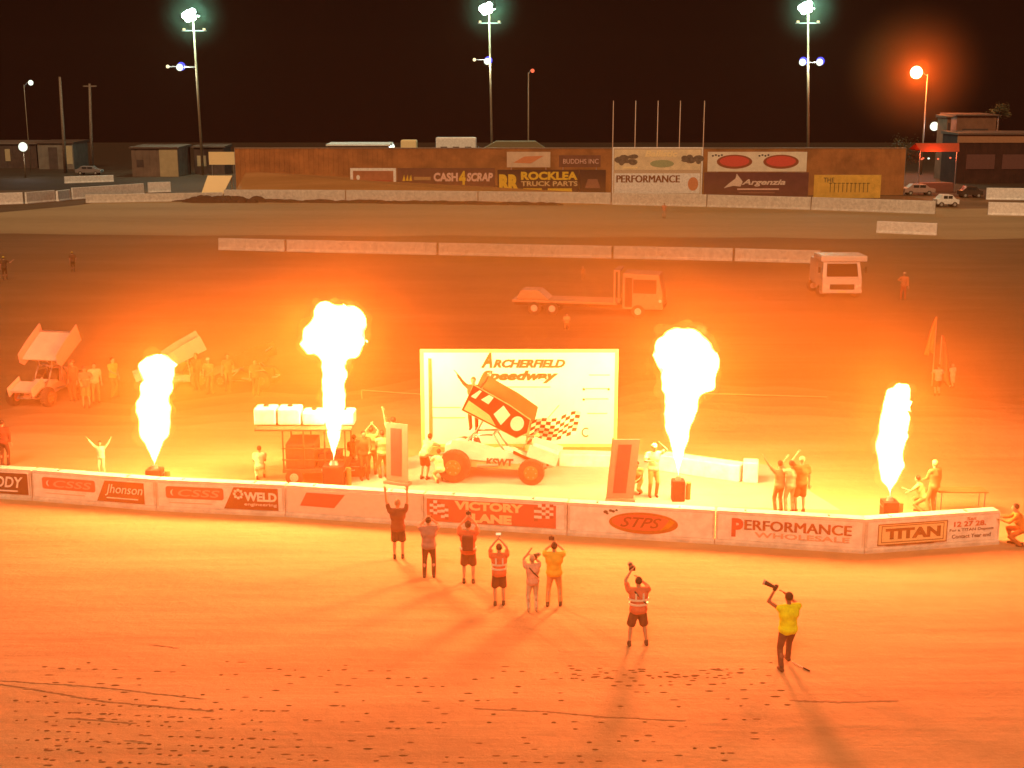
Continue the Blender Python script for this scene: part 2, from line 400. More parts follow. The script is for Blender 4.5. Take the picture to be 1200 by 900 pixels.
for a, b, h, l in (((-30, 241), (28, 239), 1.5, 'wall section at the left frame edge of the far turn'), ((32, 239), (66, 236), 1.5, 'short wall section second from the left in the far turn'),
        ((69, 236), (84, 234), 1.4, 'shortest wall section of the far turn'), ((86, 234), (170, 228), 1.6, 'long pale wall section of the far left turn'),
        ((174, 226), (201, 225), 1.5, 'bright end section of the far left wall')): wall(a, b, h, l, lg, white)
wall((100, 238), (262, 235), 1.1, 'dull low wall in front of the pale far left wall', lg, conc)
wall((76, 215), (134, 213), 1.1, 'pale barrier lying alone in the dark behind the far left wall', 'walls beyond the far turn', white)
rg = 'wall sections right of the gate'
wall((1155, 234), (1300, 236), 1.6, 'upper white wall section right of the dark gateway', rg, white)
wall((1157, 252), (1300, 255), 1.5, 'lower white wall section right of the dark gateway', rg, white)
wall((1026, 273), (1098, 276), 1.2, 'separate pale barrier on the back track near the gate', 'barriers on the back track', white)

# ------------------------------------------------------------------ back fence, billboards
YF = 184
def sign(px0, px1, pt, pb, Y, name, label, cat, m, parts=None, th=.12, grp=None, posts=True):
    a = W(px0, pb, Y); b = W(px1, pt, Y); w = b.x-a.x; h = b.z-a.z
    t = thing(name, label, cat, (a.x, Y, 0), 0, grp)
    z0 = a.z
    MB().box((0, 0, z0), (w, th, z0+h)).build('sign_face', m, t)
    if posts:
        for x in (w*.1, w*.9): MB().box((x-.06, th+.003, 0), (x+.06, th+.13, z0+h)).build('post', steel, t)
    if parts: parts(t, w, h, z0)
    return t
# graded earth bank in front of the left part of the fence
A_ = G(268, 236); B_ = G(412, 236); C_ = G(720, 241)
zb_ = [(A_.x, A_.y+1, 0, 3.0), (B_.x-3, B_.y+1, 0, 2.3), (C_.x, C_.y+1, 0, .7)]
tag(MB().prism([(A_.x, A_.y+1, 0), (A_.x, 186, 0), (A_.x, 186, 3.4)], [(C_.x, C_.y+1, 0), (C_.x, 186, 0), (C_.x, 186, .6)]).build('bank', ground_mat('bank_dirt', (.30, .14, .05), (.38, .19, .07), (.46, .24, .10))), kind='structure')
# long panel fence
a = W(277, 222, YF+1.2); b = W(1062, 174, YF+1.2); w = b.x-a.x; h = b.z
fence = thing('panel_fence', 'long brown corrugated fence standing behind the billboards', 'fence', (a.x, YF+1.2, 0))
mb = MB(); fm = mat('fence_brown', (.40, .17, .055), .7, .25, .35); n = int(w/.35)
for i in range(n): mb.box((i*w/n, 0 if i % 2 else .05, 0), ((i+1)*w/n, .1 if i % 2 else .12, h-.003*(i % 2)))
mb.build('cladding', fm, fence)
MB().box((0, -.06, h), (w, .2, h+.12)).build('rail', mat('rail', (.35, .25, .18), .6), fence)
for i in range(0, 24): MB().box((i*w/23-.08, .125, 0), (i*w/23+.08, .3, h-.01)).build('post', steel, fence)

drk = mat('dark_sign', (.085, .035, .025), .6, .1)
def framed(fm_, inner):
    def f(t, w, h, z): frame_rect(t, 0, w, z, z+h, .35, -.003, fm_); 
    return f
def s1(t, w, h, z):
    frame_rect(t, 0, w, z, z+h, .38, -.003, white); plate(t, oval(w*.17, z+h*.58, .25, .35), -.003, white, 'emblem')
    plate(t, rectpts(w*.35, w*.9, z+h*.40, z+h*.46), -.003, mat('deep_red', (.40, .08, .05)), 'underline')
sign(411, 464, 197, 223, YF-2, 'framed_sign', 'small brown sign in a broad white frame on the back straight', 'sign', mat('sign_rust', (.40, .16, .08), .6, .15, 1), s1)
def s2(t, w, h, z):
    text(t, 'CASH', w*.37, w*.62, z+h*.42, z+h*.80, -.003, mat('sign_pink', (.75, .50, .42), .6), 0, .05); text(t, '4', w*.63, w*.70, z+h*.28, z+h*.88, -.003, yell, 0, .05)
    text(t, 'SCRAP', w*.71, w*.98, z+h*.42, z+h*.80, -.003, mat('sign_pink', (.75, .50, .42)), .15, .05)
    for k, x in enumerate((.05, .085, .12)): plate(t, [(w*x, z+h*.45), (w*(x+.03), z+h*.45), (w*(x+.02), z+h*.72)], -.003, yell, 'arrow_emblem')
    plate(t, rectpts(w*.17, w*.34, z+h*.48, z+h*.62), -.003, mat('sign_tan', (.45, .28, .12)), 'caption'); plate(t, rectpts(w*.50, w*.82, z+h*.08, z+h*.22), -.003, mat('sign_tan', (.45, .28, .12)), 'caption')
    plate(t, rectpts(w*.22, w*.35, z+h*.02, z+h*.22), -.003, mat('sign_pink', (.75, .50, .42)), 'caption')
sign(466, 580, 197, 224, YF-2, 'scrap_sign', 'brown sign lettered CASH 4 SCRAP with a yellow figure four', 'sign', mat('sign_brown', (.20, .085, .05), .6, .15, 1), s2)
def s3(t, w, h, z):
    text(t, 'RR', w*.02, w*.27, z+h*.05, z+h*.80, -.003, yell, 0, .07); text(t, 'ROCKLEA', w*.29, w*.99, z+h*.55, z+h*.92, -.003, yell, 0, .05)
    text(t, 'TRUCK PARTS', w*.29, w*.99, z+h*.28, z+h*.50, -.003, mat('sign_tan2', (.65, .50, .25)), 0, .03); plate(t, rectpts(w*.32, w*.55, z+h*.04, z+h*.18), -.003, yell, 'caption'); plate(t, rectpts(w*.62, w*.92, z+h*.04, z+h*.18), -.003, yell, 'caption')
sign(583, 678, 199, 225.5, YF-2, 'truck_parts_sign', 'dark sign lettered ROCKLEA TRUCK PARTS in yellow with an RR emblem', 'sign', drk, s3)
def s3b(t, w, h, z): plate(t, [(w*.2, z+h*.2), (w*.8, z+h*.2), (w*.68, z+h*.6), (w*.32, z+h*.6)], -.003, mat('sign_smoke', (.28, .13, .09)), 'emblem')
sign(679, 710, 199, 226, YF-2, 'dark_sign', 'plain dark sign with a faint trapezoid right of the ROCKLEA sign', 'sign', drk, s3b)
def s3c(t, w, h, z): plate(t, [(w*.15, z+h*.3), (w*.55, z+h*.25), (w*.85, z+h*.75), (w*.4, z+h*.7)], -.003, mat('sign_orange', (.62, .25, .12)), 'emblem')
sign(594, 645, 178, 196, YF-1.6, 'upper_sign', 'pale sign with a slanted red mark above the ROCKLEA lettering', 'sign', mat('sign_cream', (.62, .48, .36), .6, .1, 1), s3c)
def s3d(t, w, h, z): text(t, 'BUDDHS INC', w*.1, w*.95, z+h*.3, z+h*.7, -.003, mat('sign_pink', (.75, .5, .42)))
sign(655, 704, 182, 196, YF-1.6, 'upper_sign', 'dark brown sign with one thin line of pale lettering', 'sign', mat('sign_brown', (.2, .085, .05)), s3d)
Y4 = 174
def s4(t, w, h, z):
    frame_rect(t, 0, w, z, z+h, .16, -.003, white)
    plate(t, rectpts(.3, w-.3, z+h*.53, z+h*.95), -.003, mat('picture_cream', (.74, .62, .42), .6, .15, .8), 'picture')
    g = mat('machine_grey', (.19, .14, .10), .7, .3, 2)
    rnd = random.Random(4)
    for cx in (.16, .88):
        m = MB()
        for k in range(9): m.poly(oval(w*cx+rnd.uniform(-1.1, 1.1), z+h*(.77+rnd.uniform(-.09, .06)), rnd.uniform(.3, .8), rnd.uniform(.2, .5), 9), (-.03-k*.002, -.015))
        m.build('machine_picture', g, t)
    plate(t, oval(w*.55, z+h*.66, 1.6, .5), -.015, mat('picture_green', (.34, .38, .22)), 'picture_patch'); plate(t, rectpts(w*.12, w*.28, z+h*.56, z+h*.60), -.015, yell2, 'caption')
    text(t, 'Ballistic', w*.36, w*.72, z+h*.80, z+h*.93, -.018, yell2, .2, .04)
    plate(t, rectpts(.3, w-.3, z+h*.04, z+h*.46), -.003, white, 'lower_panel')
    text(t, 'PERFORMANCE', w*.05, w*.75, z+h*.27, z+h*.42, -.016, mat('brown_letters', (.20, .07, .025)), thick=.05)
    plate(t, oval(w*.90, z+h*.24, .7, .9), -.016, mat('sign_orange', (.62, .25, .12)), 'emblem')
bill = sign(717, 824, 172.5, 229, Y4, 'billboard', 'tall two-tier billboard with machines above the word PERFORMANCE under five flagpoles', 'billboard', mat('board_back', (.55, .42, .30), .7, .1), s4, .2)
for px in (718, 744, 770, 796, 824):
    p = W(px, 172, Y4+.45); q = W(px, 118, Y4+.45)
    o = MB().cyl((0, 0, 0), (0, 0, q.z), .085, .05, 8).build('flagpole', mat('pole_paint', (.60, .42, .32), .5), None, smooth=True); o.location = (p.x, Y4+.45, 0)
    tag(o, 'bare slim flagpole rising behind the PERFORMANCE billboard, %s' % {718: 'at its left edge', 744: 'second from its left edge', 770: 'at its middle', 796: 'second from its right edge', 824: 'at its right edge'}[px], 'flagpole', 'flagpoles behind the billboard')
def s5(t, w, h, z):
    for cx in (.27, .74):
        plate(t, oval(w*cx, z+h*.5, w*.18, h*.36), -.003, mat('oval_dark', (.30, .09, .04)), 'oval_logo'); plate(t, oval(w*cx, z+h*.52, w*.15, h*.27), -.017, redp, 'oval_logo')
        m = MB()
        for k in range(4): m.poly(oval(w*(cx-.22+.03*k), z+h*(.8+.04*(k % 2)), .15, .12, 7), (-.02, -.003))
        m.build('splash', inkm, t)
sign(829, 946, 178, 201, Y4-1, 'oval_sign', 'white sign with two red ovals above the dark winged sign', 'sign', mat('sign_white', (.72, .66, .55), .6, .1, 1), s5)
def s6(t, w, h, z):
    plate(t, [(w*.19, z+h*.35), (w*.24, z+h*.55), (w*.30, z+h*.75), (w*.31, z+h*.95), (w*.37, z+h*.62), (w*.35, z+h*.42), (w*.28, z+h*.45)], -.003, mat('sign_pale', (.72, .58, .5)), 'wing_emblem')
    text(t, 'Argenzia', w*.36, w*.78, z+h*.42, z+h*.72, -.003, mat('sign_pale', (.72, .58, .5)), .3, .03)
    plate(t, rectpts(w*.32, w*.72, z+h*.28, z+h*.34), -.003, mat('sign_pink', (.75, .5, .42)), 'underline'); plate(t, rectpts(w*.34, w*.68, z+h*.14, z+h*.20), -.003, mat('sign_smoke', (.28, .13, .09)), 'underline')
sign(824.5, 948, 202, 230.5, Y4-1, 'winged_sign', 'dark brown sign with a pale winged emblem and slanted lettering', 'sign', mat('sign_maroon', (.15, .055, .05), .6, .15, 1), s6)
def s7(t, w, h, z):
    rnd = random.Random(2); m = MB()
    for k in range(10):
        x = w*(.24+.062*k); m.box((x, -.02, z+h*.25), (x+.12, -.003, z+h*(.6+.06*rnd.random()))); m.box((x-.1, -.02, z+h*.62), (x+.3, -.003, z+h*.66))
    m.build('lettering', mat('olive_letters', (.22, .15, .04)), t); text(t, 'THE', w*.14, w*.3, z+h*.68, z+h*.88, -.003, inkm)
sign(953, 1033, 205, 232, 168, 'yellow_sign', 'yellow sign with olive strokes of lettering near the gateway', 'sign', mat('sign_yellow', (.68, .42, .08), .6, .15, 1), s7)
sign(245, 276, 178, 193, 196, 'small_sign', 'plain cream sign beside the left floodlight pole', 'sign', yell2)
# tilted board
t = thing('tilted_board', 'cream board leaning back below the plain cream sign', 'board', (W(235, 218, 178).x, 178, 0))
wd = (W(270, 218, 178).x-W(235, 218, 178).x)
MB().prism([(0, 0, .6), (wd-1.1, 0, .6), (wd-1.1, .1, .55), (0, .1, .55)], [(.7, 1.5, 3.1), (wd, 1.5, 3.1), (wd, 1.6, 3.0), (.7, 1.6, 3.0)]).build('board', yell2, t)
MB().box((.8, 1.65, 0), (1.0, 1.85, 3.0)).build('prop', steel, t)
MB().box((wd-.3, 1.65, 0), (wd-.1, 1.85, 3.0)).build('prop', steel, t)

# ------------------------------------------------------------------ lights on poles
def emis(name, c, s):
    if name in MC: return MC[name]
    m = bpy.data.materials.new(name); m.use_nodes = True; nt = m.node_tree; nt.nodes.clear()
    e = nt.nodes.new('ShaderNodeEmission'); e.inputs[0].default_value = c+(1,); e.inputs[1].default_value = s
    o = nt.nodes.new('ShaderNodeOutputMaterial'); nt.links.new(e.outputs[0], o.inputs[0]); m.cycles.emission_sampling = 'NONE'; MC[name] = m; return m
cool = emis('cool_lamp', (.80, 1.0, .90), 14); cool2 = emis('white_lamp', (.93, 1, .80), 1.5); dimw = emis('dim_warm_lamp', (1, .8, .4), 2.0)
blue = emis('blue_rim', (.10, .10, 1.0), 1.6); orange = emis('sodium_lamp', (1, .62, .30), 14); redl = emis('red_lamp', (1, .15, .06), 1.4)
def plight(parent, loc, power, colr, rad=.4, spot=None, aim=None):
    l = bpy.data.lights.new('lamp_light', 'SPOT' if spot else 'POINT'); l.energy = power; l.color = colr; l.shadow_soft_size = rad
    o = bpy.data.objects.new('lamp_light', l); col.objects.link(o); o.parent = parent; o.location = loc
    if spot:
        l.spot_size = R(spot); l.spot_blend = .6
        o.rotation_euler = (Vector(aim)).to_track_quat('-Z', 'Y').to_euler()
    return o
polem = mat('pole_galv', (.26, .19, .12), .5, .12, 2)
def flood(px_t, py_t, px_b, py_b, label, mids, Y=None, aim=None, pw=16000):
    B = G(px_b, py_b); Y = B.y; T = W(px_t, py_t, Y)
    t = thing('floodlight_pole', label, 'floodlight', (B.x, Y, 0), 0, 'floodlight poles beyond the back straight')
    lean = T.x-B.x; H = T.z
    MB().cyl((0, 0, 0), (lean, 0, H), .27, .15, 12).build('pole', polem, t, smooth=True)
    MB().box((lean-2.1, -.1, H-2.6), (lean+2.3, .1, H-2.42)).build('crossarm', steel, t)
    MB().box((lean-1.2, -.1, H-.1), (lean+1.2, .1, H+.08)).build('crossarm', steel, t)
    for (x, z) in ((-.75, .45), (.05, .75), (.1, -.15), (-.8, -.45), (-1.3, .1)):
        s = MB().cyl((lean+x, -.35, H+z), (lean+x, .35, H+z), .58, .25, 16).build('lamp_head', steel, t)
        MB().ball((lean+x, -.36, H+z), (.62, .2, .62), 14).build('lens', cool, s, smooth=True)
    for x in (-1.7, 1.9): MB().box((lean+x-.2, -.2, H-2.42), (lean+x+.2, .1, H-2.1)).build('small_lamp', dimw, t)
    plight(t, (lean, -1.2, H), 16000, (.55, 1, .75), .8)
    plight(t, (lean, -1.4, H-.5), pw*.7, (1.0, .66, .22), .8, 75, aim or (-B.x*.4, -75, -H))
    for (mx, my, on) in mids:
        M = W(mx, my, Y); X = M.x-B.x; ax = lean*M.z/H
        MB().box((min(X, ax), -.06, M.z-.06), (max(X, ax)+.05, .06, M.z+.06)).build('bracket', steel, t)
        s = MB().cyl((X, -.3, M.z), (X, .35, M.z), .62 if on else .3, .25, 16).build('lamp_head', steel, t)
        if on:
            MB().ball((X, -.32, M.z), (.62, .25, .62), 16).build('lens', cool2, s, smooth=True)
            MB().ball((X+.22, .05, M.z+.2), (.74, .2, .74), 16).build('reflector_rim', blue, s, smooth=True)
            plight(t, (X, -1.0, M.z), 2500, (.9, 1, .8), .6)
        else: MB().ball((X, -.3, M.z), (.3, .2, .3), 10).build('lens', dimw, s, smooth=True)
    return t
flood(226, 19, 238, 205, 'left floodlight pole with one bright and one dim lamp halfway up', ((211, 79, 1), (197, 78, 0)))
flood(573, 11, 577, 200, 'centre floodlight pole rising above the ROCKLEA sign', ((571, 72, 1), (556, 70, 0)))
flood(947, 10, 947, 205, 'right floodlight pole with twin bright lamps halfway up', ((940, 73, 1), (960, 73, 1)))
def lamp_pole(px, pt, pb, label, lx, ly, colr, lensm, r, pw, name='street_lamp', pr=.16):
    B = G(px, pb); T = W(px, pt, B.y); L = W(lx, ly, B.y)
    t = thing(name, label, 'lamp', (B.x, B.y, 0)); H = max(T.z, L.z-.3); X = L.x-B.x
    MB().cyl((0, 0, 0), (0, 0, H), pr, pr*.6, 10).build('pole', polem, t, smooth=True)
    MB().tube([(0, 0, H-.3), (X*.5, -.1, L.z+.05), (X, -.1, L.z+.1)], .06).build('bracket', steel, t)
    MB().ball((X, -.1, L.z+.12), (r*.8, .35, r*.5), 14).build('lamp_housing', steel, t, smooth=True)
    MB().ball((X, -.45, L.z), (r, .25, r), 16).build('lens', lensm, t, smooth=True)
    if pw: plight(t, (X, -1.0, L.z), pw, colr, .5)
    return t
lamp_pole(1079, 90, 205, 'tall lamp glowing orange at the right above the red canopy', 1073, 85, (1, .22, .05), orange, 1.1, 24000)
lamp_pole(619, 92, 205, 'unlit slim lamp post with small red glints right of the centre floodlight', 624, 83, (1, .4, .2), redl, .35, 0)
lamp_pole(36, 100, 200, 'small white lamp high at the far left', 37, 97, (.7, 1, 1), cool2, .5, 150, pr=.09)
lamp_pole(30, 176, 208, 'low white lamp with blue rim in front of the far left sheds', 28, 172, (.9, .95, 1), cool2, .8, 500, pr=.1)
lamp_pole(1096, 152, 205, 'white lamp with blue rim left of the boxy building', 1094, 148, (.8, .8, 1), cool2, .8, 1200, pr=.1)
lamp_pole(460, 176, 205, 'low white twin lamp above the fence over the framed sign', 458, 172, (.8, .8, 1), cool2, .75, 1500, pr=.1)
def timber(px0, py0, px1, py1, label, cross):
    B = G(px1, py1); T = W(px0, py0, B.y); t = thing('power_pole', label, 'pole', (B.x, B.y, 0)); dx = T.x-B.x
    MB().cyl((0, 0, 0), (dx, 0, T.z), .36, .22, 10).build('shaft', wood, t, smooth=True)
    if cross: MB().box((dx-1.3, -.1, T.z-.6), (dx+1.3, .1, T.z-.35)).build('crossarm', wood, t)
timber(70, 90, 77, 203, 'leaning pale timber pole at the far left', 0)
timber(105, 98, 108, 200, 'dark power pole with a crossarm right of the leaning timber pole', 1)

# ------------------------------------------------------------------ far sheds and vehicles
def shed(px0, px1, pt, pb, Y, label, m, roofm, depth=8, door=None, name='shed', roof=.25, cat='shed'):
    a = W(px0, pb, Y); b = W(px1, pt, Y); w = b.x-a.x; h = b.z
    t = thing(name, label, cat, (a.x, Y, 0))
    mb = MB(); n = max(3, int(w/.6))
    for i in range(n): mb.box((i*w/n, .04*(i % 2), 0), ((i+1)*w/n, .2, h))
    mb.box((0, .2, 0), (w, depth, h-.01)); mb.build('wall', m, t)
    MB().prism([(-.3, -.3, h), (w+.3, -.3, h), (w+.3, -.3, h+roof), (-.3, -.3, h+roof)], [(-.3, depth+.3, h+.01), (w+.3, depth+.3, h+.01), (w+.3, depth+.3, h+roof*2), (-.3, depth+.3, h+roof*2)]).build('roof', roofm, t)
    if door:
        for d in door: MB().box((w*d[0], -.06, h*d[2]), (w*d[1], -.003, h*d[3])).build(d[4], d[5], t)
    return t
dm = mat('shed_grey', (.08, .055, .045), .8, .2, .8); crm = mat('shed_cream', (.40, .33, .20), .7, .12, .6); rf = mat('roof_iron', (.12, .08, .06), .6, .2)
shed(155, 208, 174, 200, 232, 'grey shed with a cream sliding door left of the floodlight pole', mat('shed_mid', (.17, .12, .09), .8, .2, .5), rf, 9, [(.6, .99, 0, .97, 'door', crm), (.1, .25, .35, .6, 'window', dm)])
shed(228, 262, 173, 196, 240, 'small dark shed behind the left floodlight pole', dm, rf, 6, [(.1, .4, .3, .7, 'window', crm)])
shed(-30, 42, 169, 190, 262, 'long low building at the far left edge', dm, mat('roof_pale', (.16, .12, .10), .6, .2), 12, [(.5, .58, .3, .8, 'window', crm), (.7, .8, 0, .8, 'door', dm)])
shed(45, 85, 168, 188, 258, 'pale open-bay building left of the leaning timber pole', mat('shed_pale', (.18, .15, .12), .8, .2, .6), rf, 9, [(.3, .55, 0, .85, 'door', dm), (.8, .97, .2, .9, 'window', crm)])
shed(385, 455, 171, 200, 232, 'long low white-roofed shelter above the framed sign', fm, white, 6, [(.2, .3, .2, .6, 'door', dm)])
shed(1106, 1115, 138, 200, 222, 'narrow tan tower beside the boxy building', mat('shed_tan', (.20, .10, .06), .8, .2, .6), rf, 5, [(.2, .8, .8, .92, 'window', dm)], name='tower', cat='tower')
shed(1120, 1168, 136, 160, 226, 'boxy tan building raised behind the right canopy', mat('shed_tan', (.20, .10, .06)), rf, 8, [(.15, .8, .72, .80, 'window', dm)], name='building', cat='building')
shed(1121, 1300, 158, 200, 212, 'wide right building with a pale fascia board', mat('shed_dark', (.05, .02, .012), .8, .3, .5), rf, 8, [(-.01, 1, .84, .985, 'fascia', mat('fascia', (.34, .18, .10), .7)), (.06, .25, .3, .6, 'window', mat('window_dim', (.13, .06, .05))), (.3, .45, .3, .6, 'window', mat('window_dim', (.13, .06, .05))), (.5, .7, .3, .6, 'window', mat('window_dim', (.13, .06, .05)))], name='building', cat='building')
# caravan, tent, small vehicles behind the fence
def caravan(px0, px1, pt, Y, label, m):
    a = W(px0, 200, Y); b = W(px1, pt, Y); w = b.x-a.x; h = b.z
    t = thing('caravan', label, 'caravan', (a.x, Y, 0))
    MB().box((0, 0, .7), (w, 2.4, h)).build('body', m, t, bevel=.28, seg=3)
    for k in range(3): MB().box((w*(.12+.3*k), -.012, h*.55), (w*(.28+.3*k), -.002, h*.8)).build('window', dm, t)
    MB().cyl((w*.5, -.05, .4), (w*.5, .3, .4), .4, n=14).cyl((w*.62, -.05, .4), (w*.62, .3, .4), .4, n=14).build('wheel', rubber, t)
    MB().box((-1.2, 1.1, .6), (0.1, 1.3, .75)).build('drawbar', steel, t)
caravan(511, 558, 161, 212, 'long white caravan with rounded corners showing above the fence', white)
caravan(470, 488, 164, 214, 'short cream van body left of the long caravan', yell2)
a = W(560, 180, 214); b = W(645, 166, 214)
t = thing('marquee', 'low dull green marquee right of the white caravan', 'tent', (a.x, 214, 0)); w = b.x-a.x
MB().prism([(0, 0, b.z-1.6), (w*.25, 0, b.z), (w*.8, 0, b.z), (w, 0, b.z-1.6)], [(0, 6, b.z-1.6), (w*.25, 6, b.z), (w*.8, 6, b.z), (w, 6, b.z-1.6)]).build('canopy', mat('tent_green', (.22, .18, .10), .9, .2), t)
for x in (.1, w-.1):
    for y in (.1, 5.9): MB().cyl((x, y, 0), (x, y, b.z-1.6), .06).build('leg', steel, t)

# tree by the gateway
def tree(px, py_c, rp, Y, label):
    c = W(px, py_c, Y); r = rp/ppm(Y); t = thing('small_tree', label, 'tree', (c.x, Y, 0))
    mb = MB().cyl((0, 0, 0), (.1, 0, c.z-r*.4), .22, .12, 8)
    for k in range(6):
        a = k*1.05; mb.cyl((.1, 0, c.z-r*.6), (r*.6*math.cos(a), r*.6*math.sin(a), c.z+r*.3*math.sin(k)), .08, .03, 5)
    mb.build('trunk', wood, t); bm = bmesh.new(); rnd = random.Random(5)
    cl_ = [(rnd.gauss(0, .45), rnd.gauss(0, .45), rnd.gauss(0, .4)) for _ in range(24)]
    for k in range(1500):
        q = rnd.choice(cl_); p = Vector((q[0]*r+rnd.gauss(0, .25)*r, q[1]*r+rnd.gauss(0, .25)*r, c.z+q[2]*r+rnd.gauss(0, .2)*r))
        u = Vector((rnd.gauss(0, 1), rnd.gauss(0, 1), rnd.gauss(0, 1))).normalized(); v = u.orthogonal().normalized(); s = rnd.uniform(.1, .2)
        bm.faces.new([bm.verts.new(p+u*s), bm.verts.new(p+v*s*.5), bm.verts.new(p-u*s), bm.verts.new(p-v*s*.5)])
    me = bpy.data.meshes.new('crown'); bm.to_mesh(me); bm.free(); link('crown', me, mat('leaves', (.08, .075, .03), .7, .4, 1), t)
tree(1053, 180, 17, 196, 'round dark tree at the end of the fence left of the red canopy')
tree(1170, 132, 9, 240, 'small dim treetop rising above the boxy building roof')

# red canopy stall
a = W(1070, 210, 192); b = W(1124, 168, 192); w = b.x-a.x
t = thing('canopy_stall', 'red lit canopy stall with small red lamps left of the wide building', 'stall', (a.x, 192, 0))
MB().prism([(0, 0, b.z), (w, 0, b.z), (w, 0, b.z-.2), (.6, 0, b.z-.2)], [(0, 3, b.z-.9), (w, 3, b.z-.9), (w, 3, b.z-1.1), (.6, 3, b.z-1.1)]).build('canopy', mat('canopy_red', (.45, .08, .03), .6, .1), t)
MB().prism([(0, -.02, b.z), (w, -.02, b.z), (w, -.4, b.z-1.2), (.8, -.4, b.z-1.2)], [(0, .0, b.z+.03), (w, 0, b.z+.03), (w, -.37, b.z-1.15), (.8, -.37, b.z-1.15)]).build('valance', mat('canopy_red', (.45, .08, .03)), t)
for x in (.8, w-.2): MB().cyl((x, .1, 0), (x, .1, b.z-.2), .08).build('leg', steel, t)
MB().box((.8, .4, 0), (w-.2, 2.4, 1.3)).build('counter', mat('counter', (.16, .07, .05)), t, bevel=.04)
for x, z, m in ((1.2, .55, redl), (2.0, .52, cool2), (3.4, .45, redl), (5.2, .6, redl), (1.0, .42, redl)):
    MB().ball((x, -.3, b.z*.62+z), (.17, .1, .13), 10).build('lamp', m, t, smooth=True)
plight(t, (w*.4, -.8, b.z*.75), 900, (1, .12, .04), .3)

# ------------------------------------------------------------------ vehicles
def wheel(parent, c, r, w, rimr=.55, rimm=None, axis='Y', n=24, name='wheel'):
    c = Vector(c); ax = Vector((0, 1, 0)) if axis == 'Y' else Vector((1, 0, 0))
    mb = MB().cyl(c-ax*w/2, c+ax*w/2, r*.965, n=n).cyl(c-ax*w*.36, c+ax*w*.36, r, n=n)
    for k in range(n):
        a = 2*math.pi*k/n; d = Vector((math.cos(a), 0, math.sin(a))) if axis == 'Y' else Vector((0, math.cos(a), math.sin(a)))
        mb.cyl(c+d*r*.995-ax*w*.3, c+d*r*.995+ax*w*.3, .018, n=4)
    o = mb.build('tyre', rubber, None)
    o.name = name; o.parent = parent
    for s in (-1, 1):
        rim = MB().cyl(c+ax*s*w*.46, c+ax*s*(w*.5+.012), r*rimr, n=n).cyl(c+ax*s*(w*.5), c+ax*s*(w*.5+.04), r*.15, n=10).build('rim', rimm or alu, o, smooth=False)
        b = MB()
        for k in range(6):
            a = k*math.pi/3; d = Vector((math.cos(a), 0, math.sin(a))) if axis == 'Y' else Vector((0, math.cos(a), math.sin(a)))
            b.cyl(c+ax*s*(w*.5+.01)+d*r*rimr*.7, c+ax*s*(w*.5+.03)+d*r*rimr*.7, .02, n=6)
        b.build('wheel_nut', steel, o)
    return o
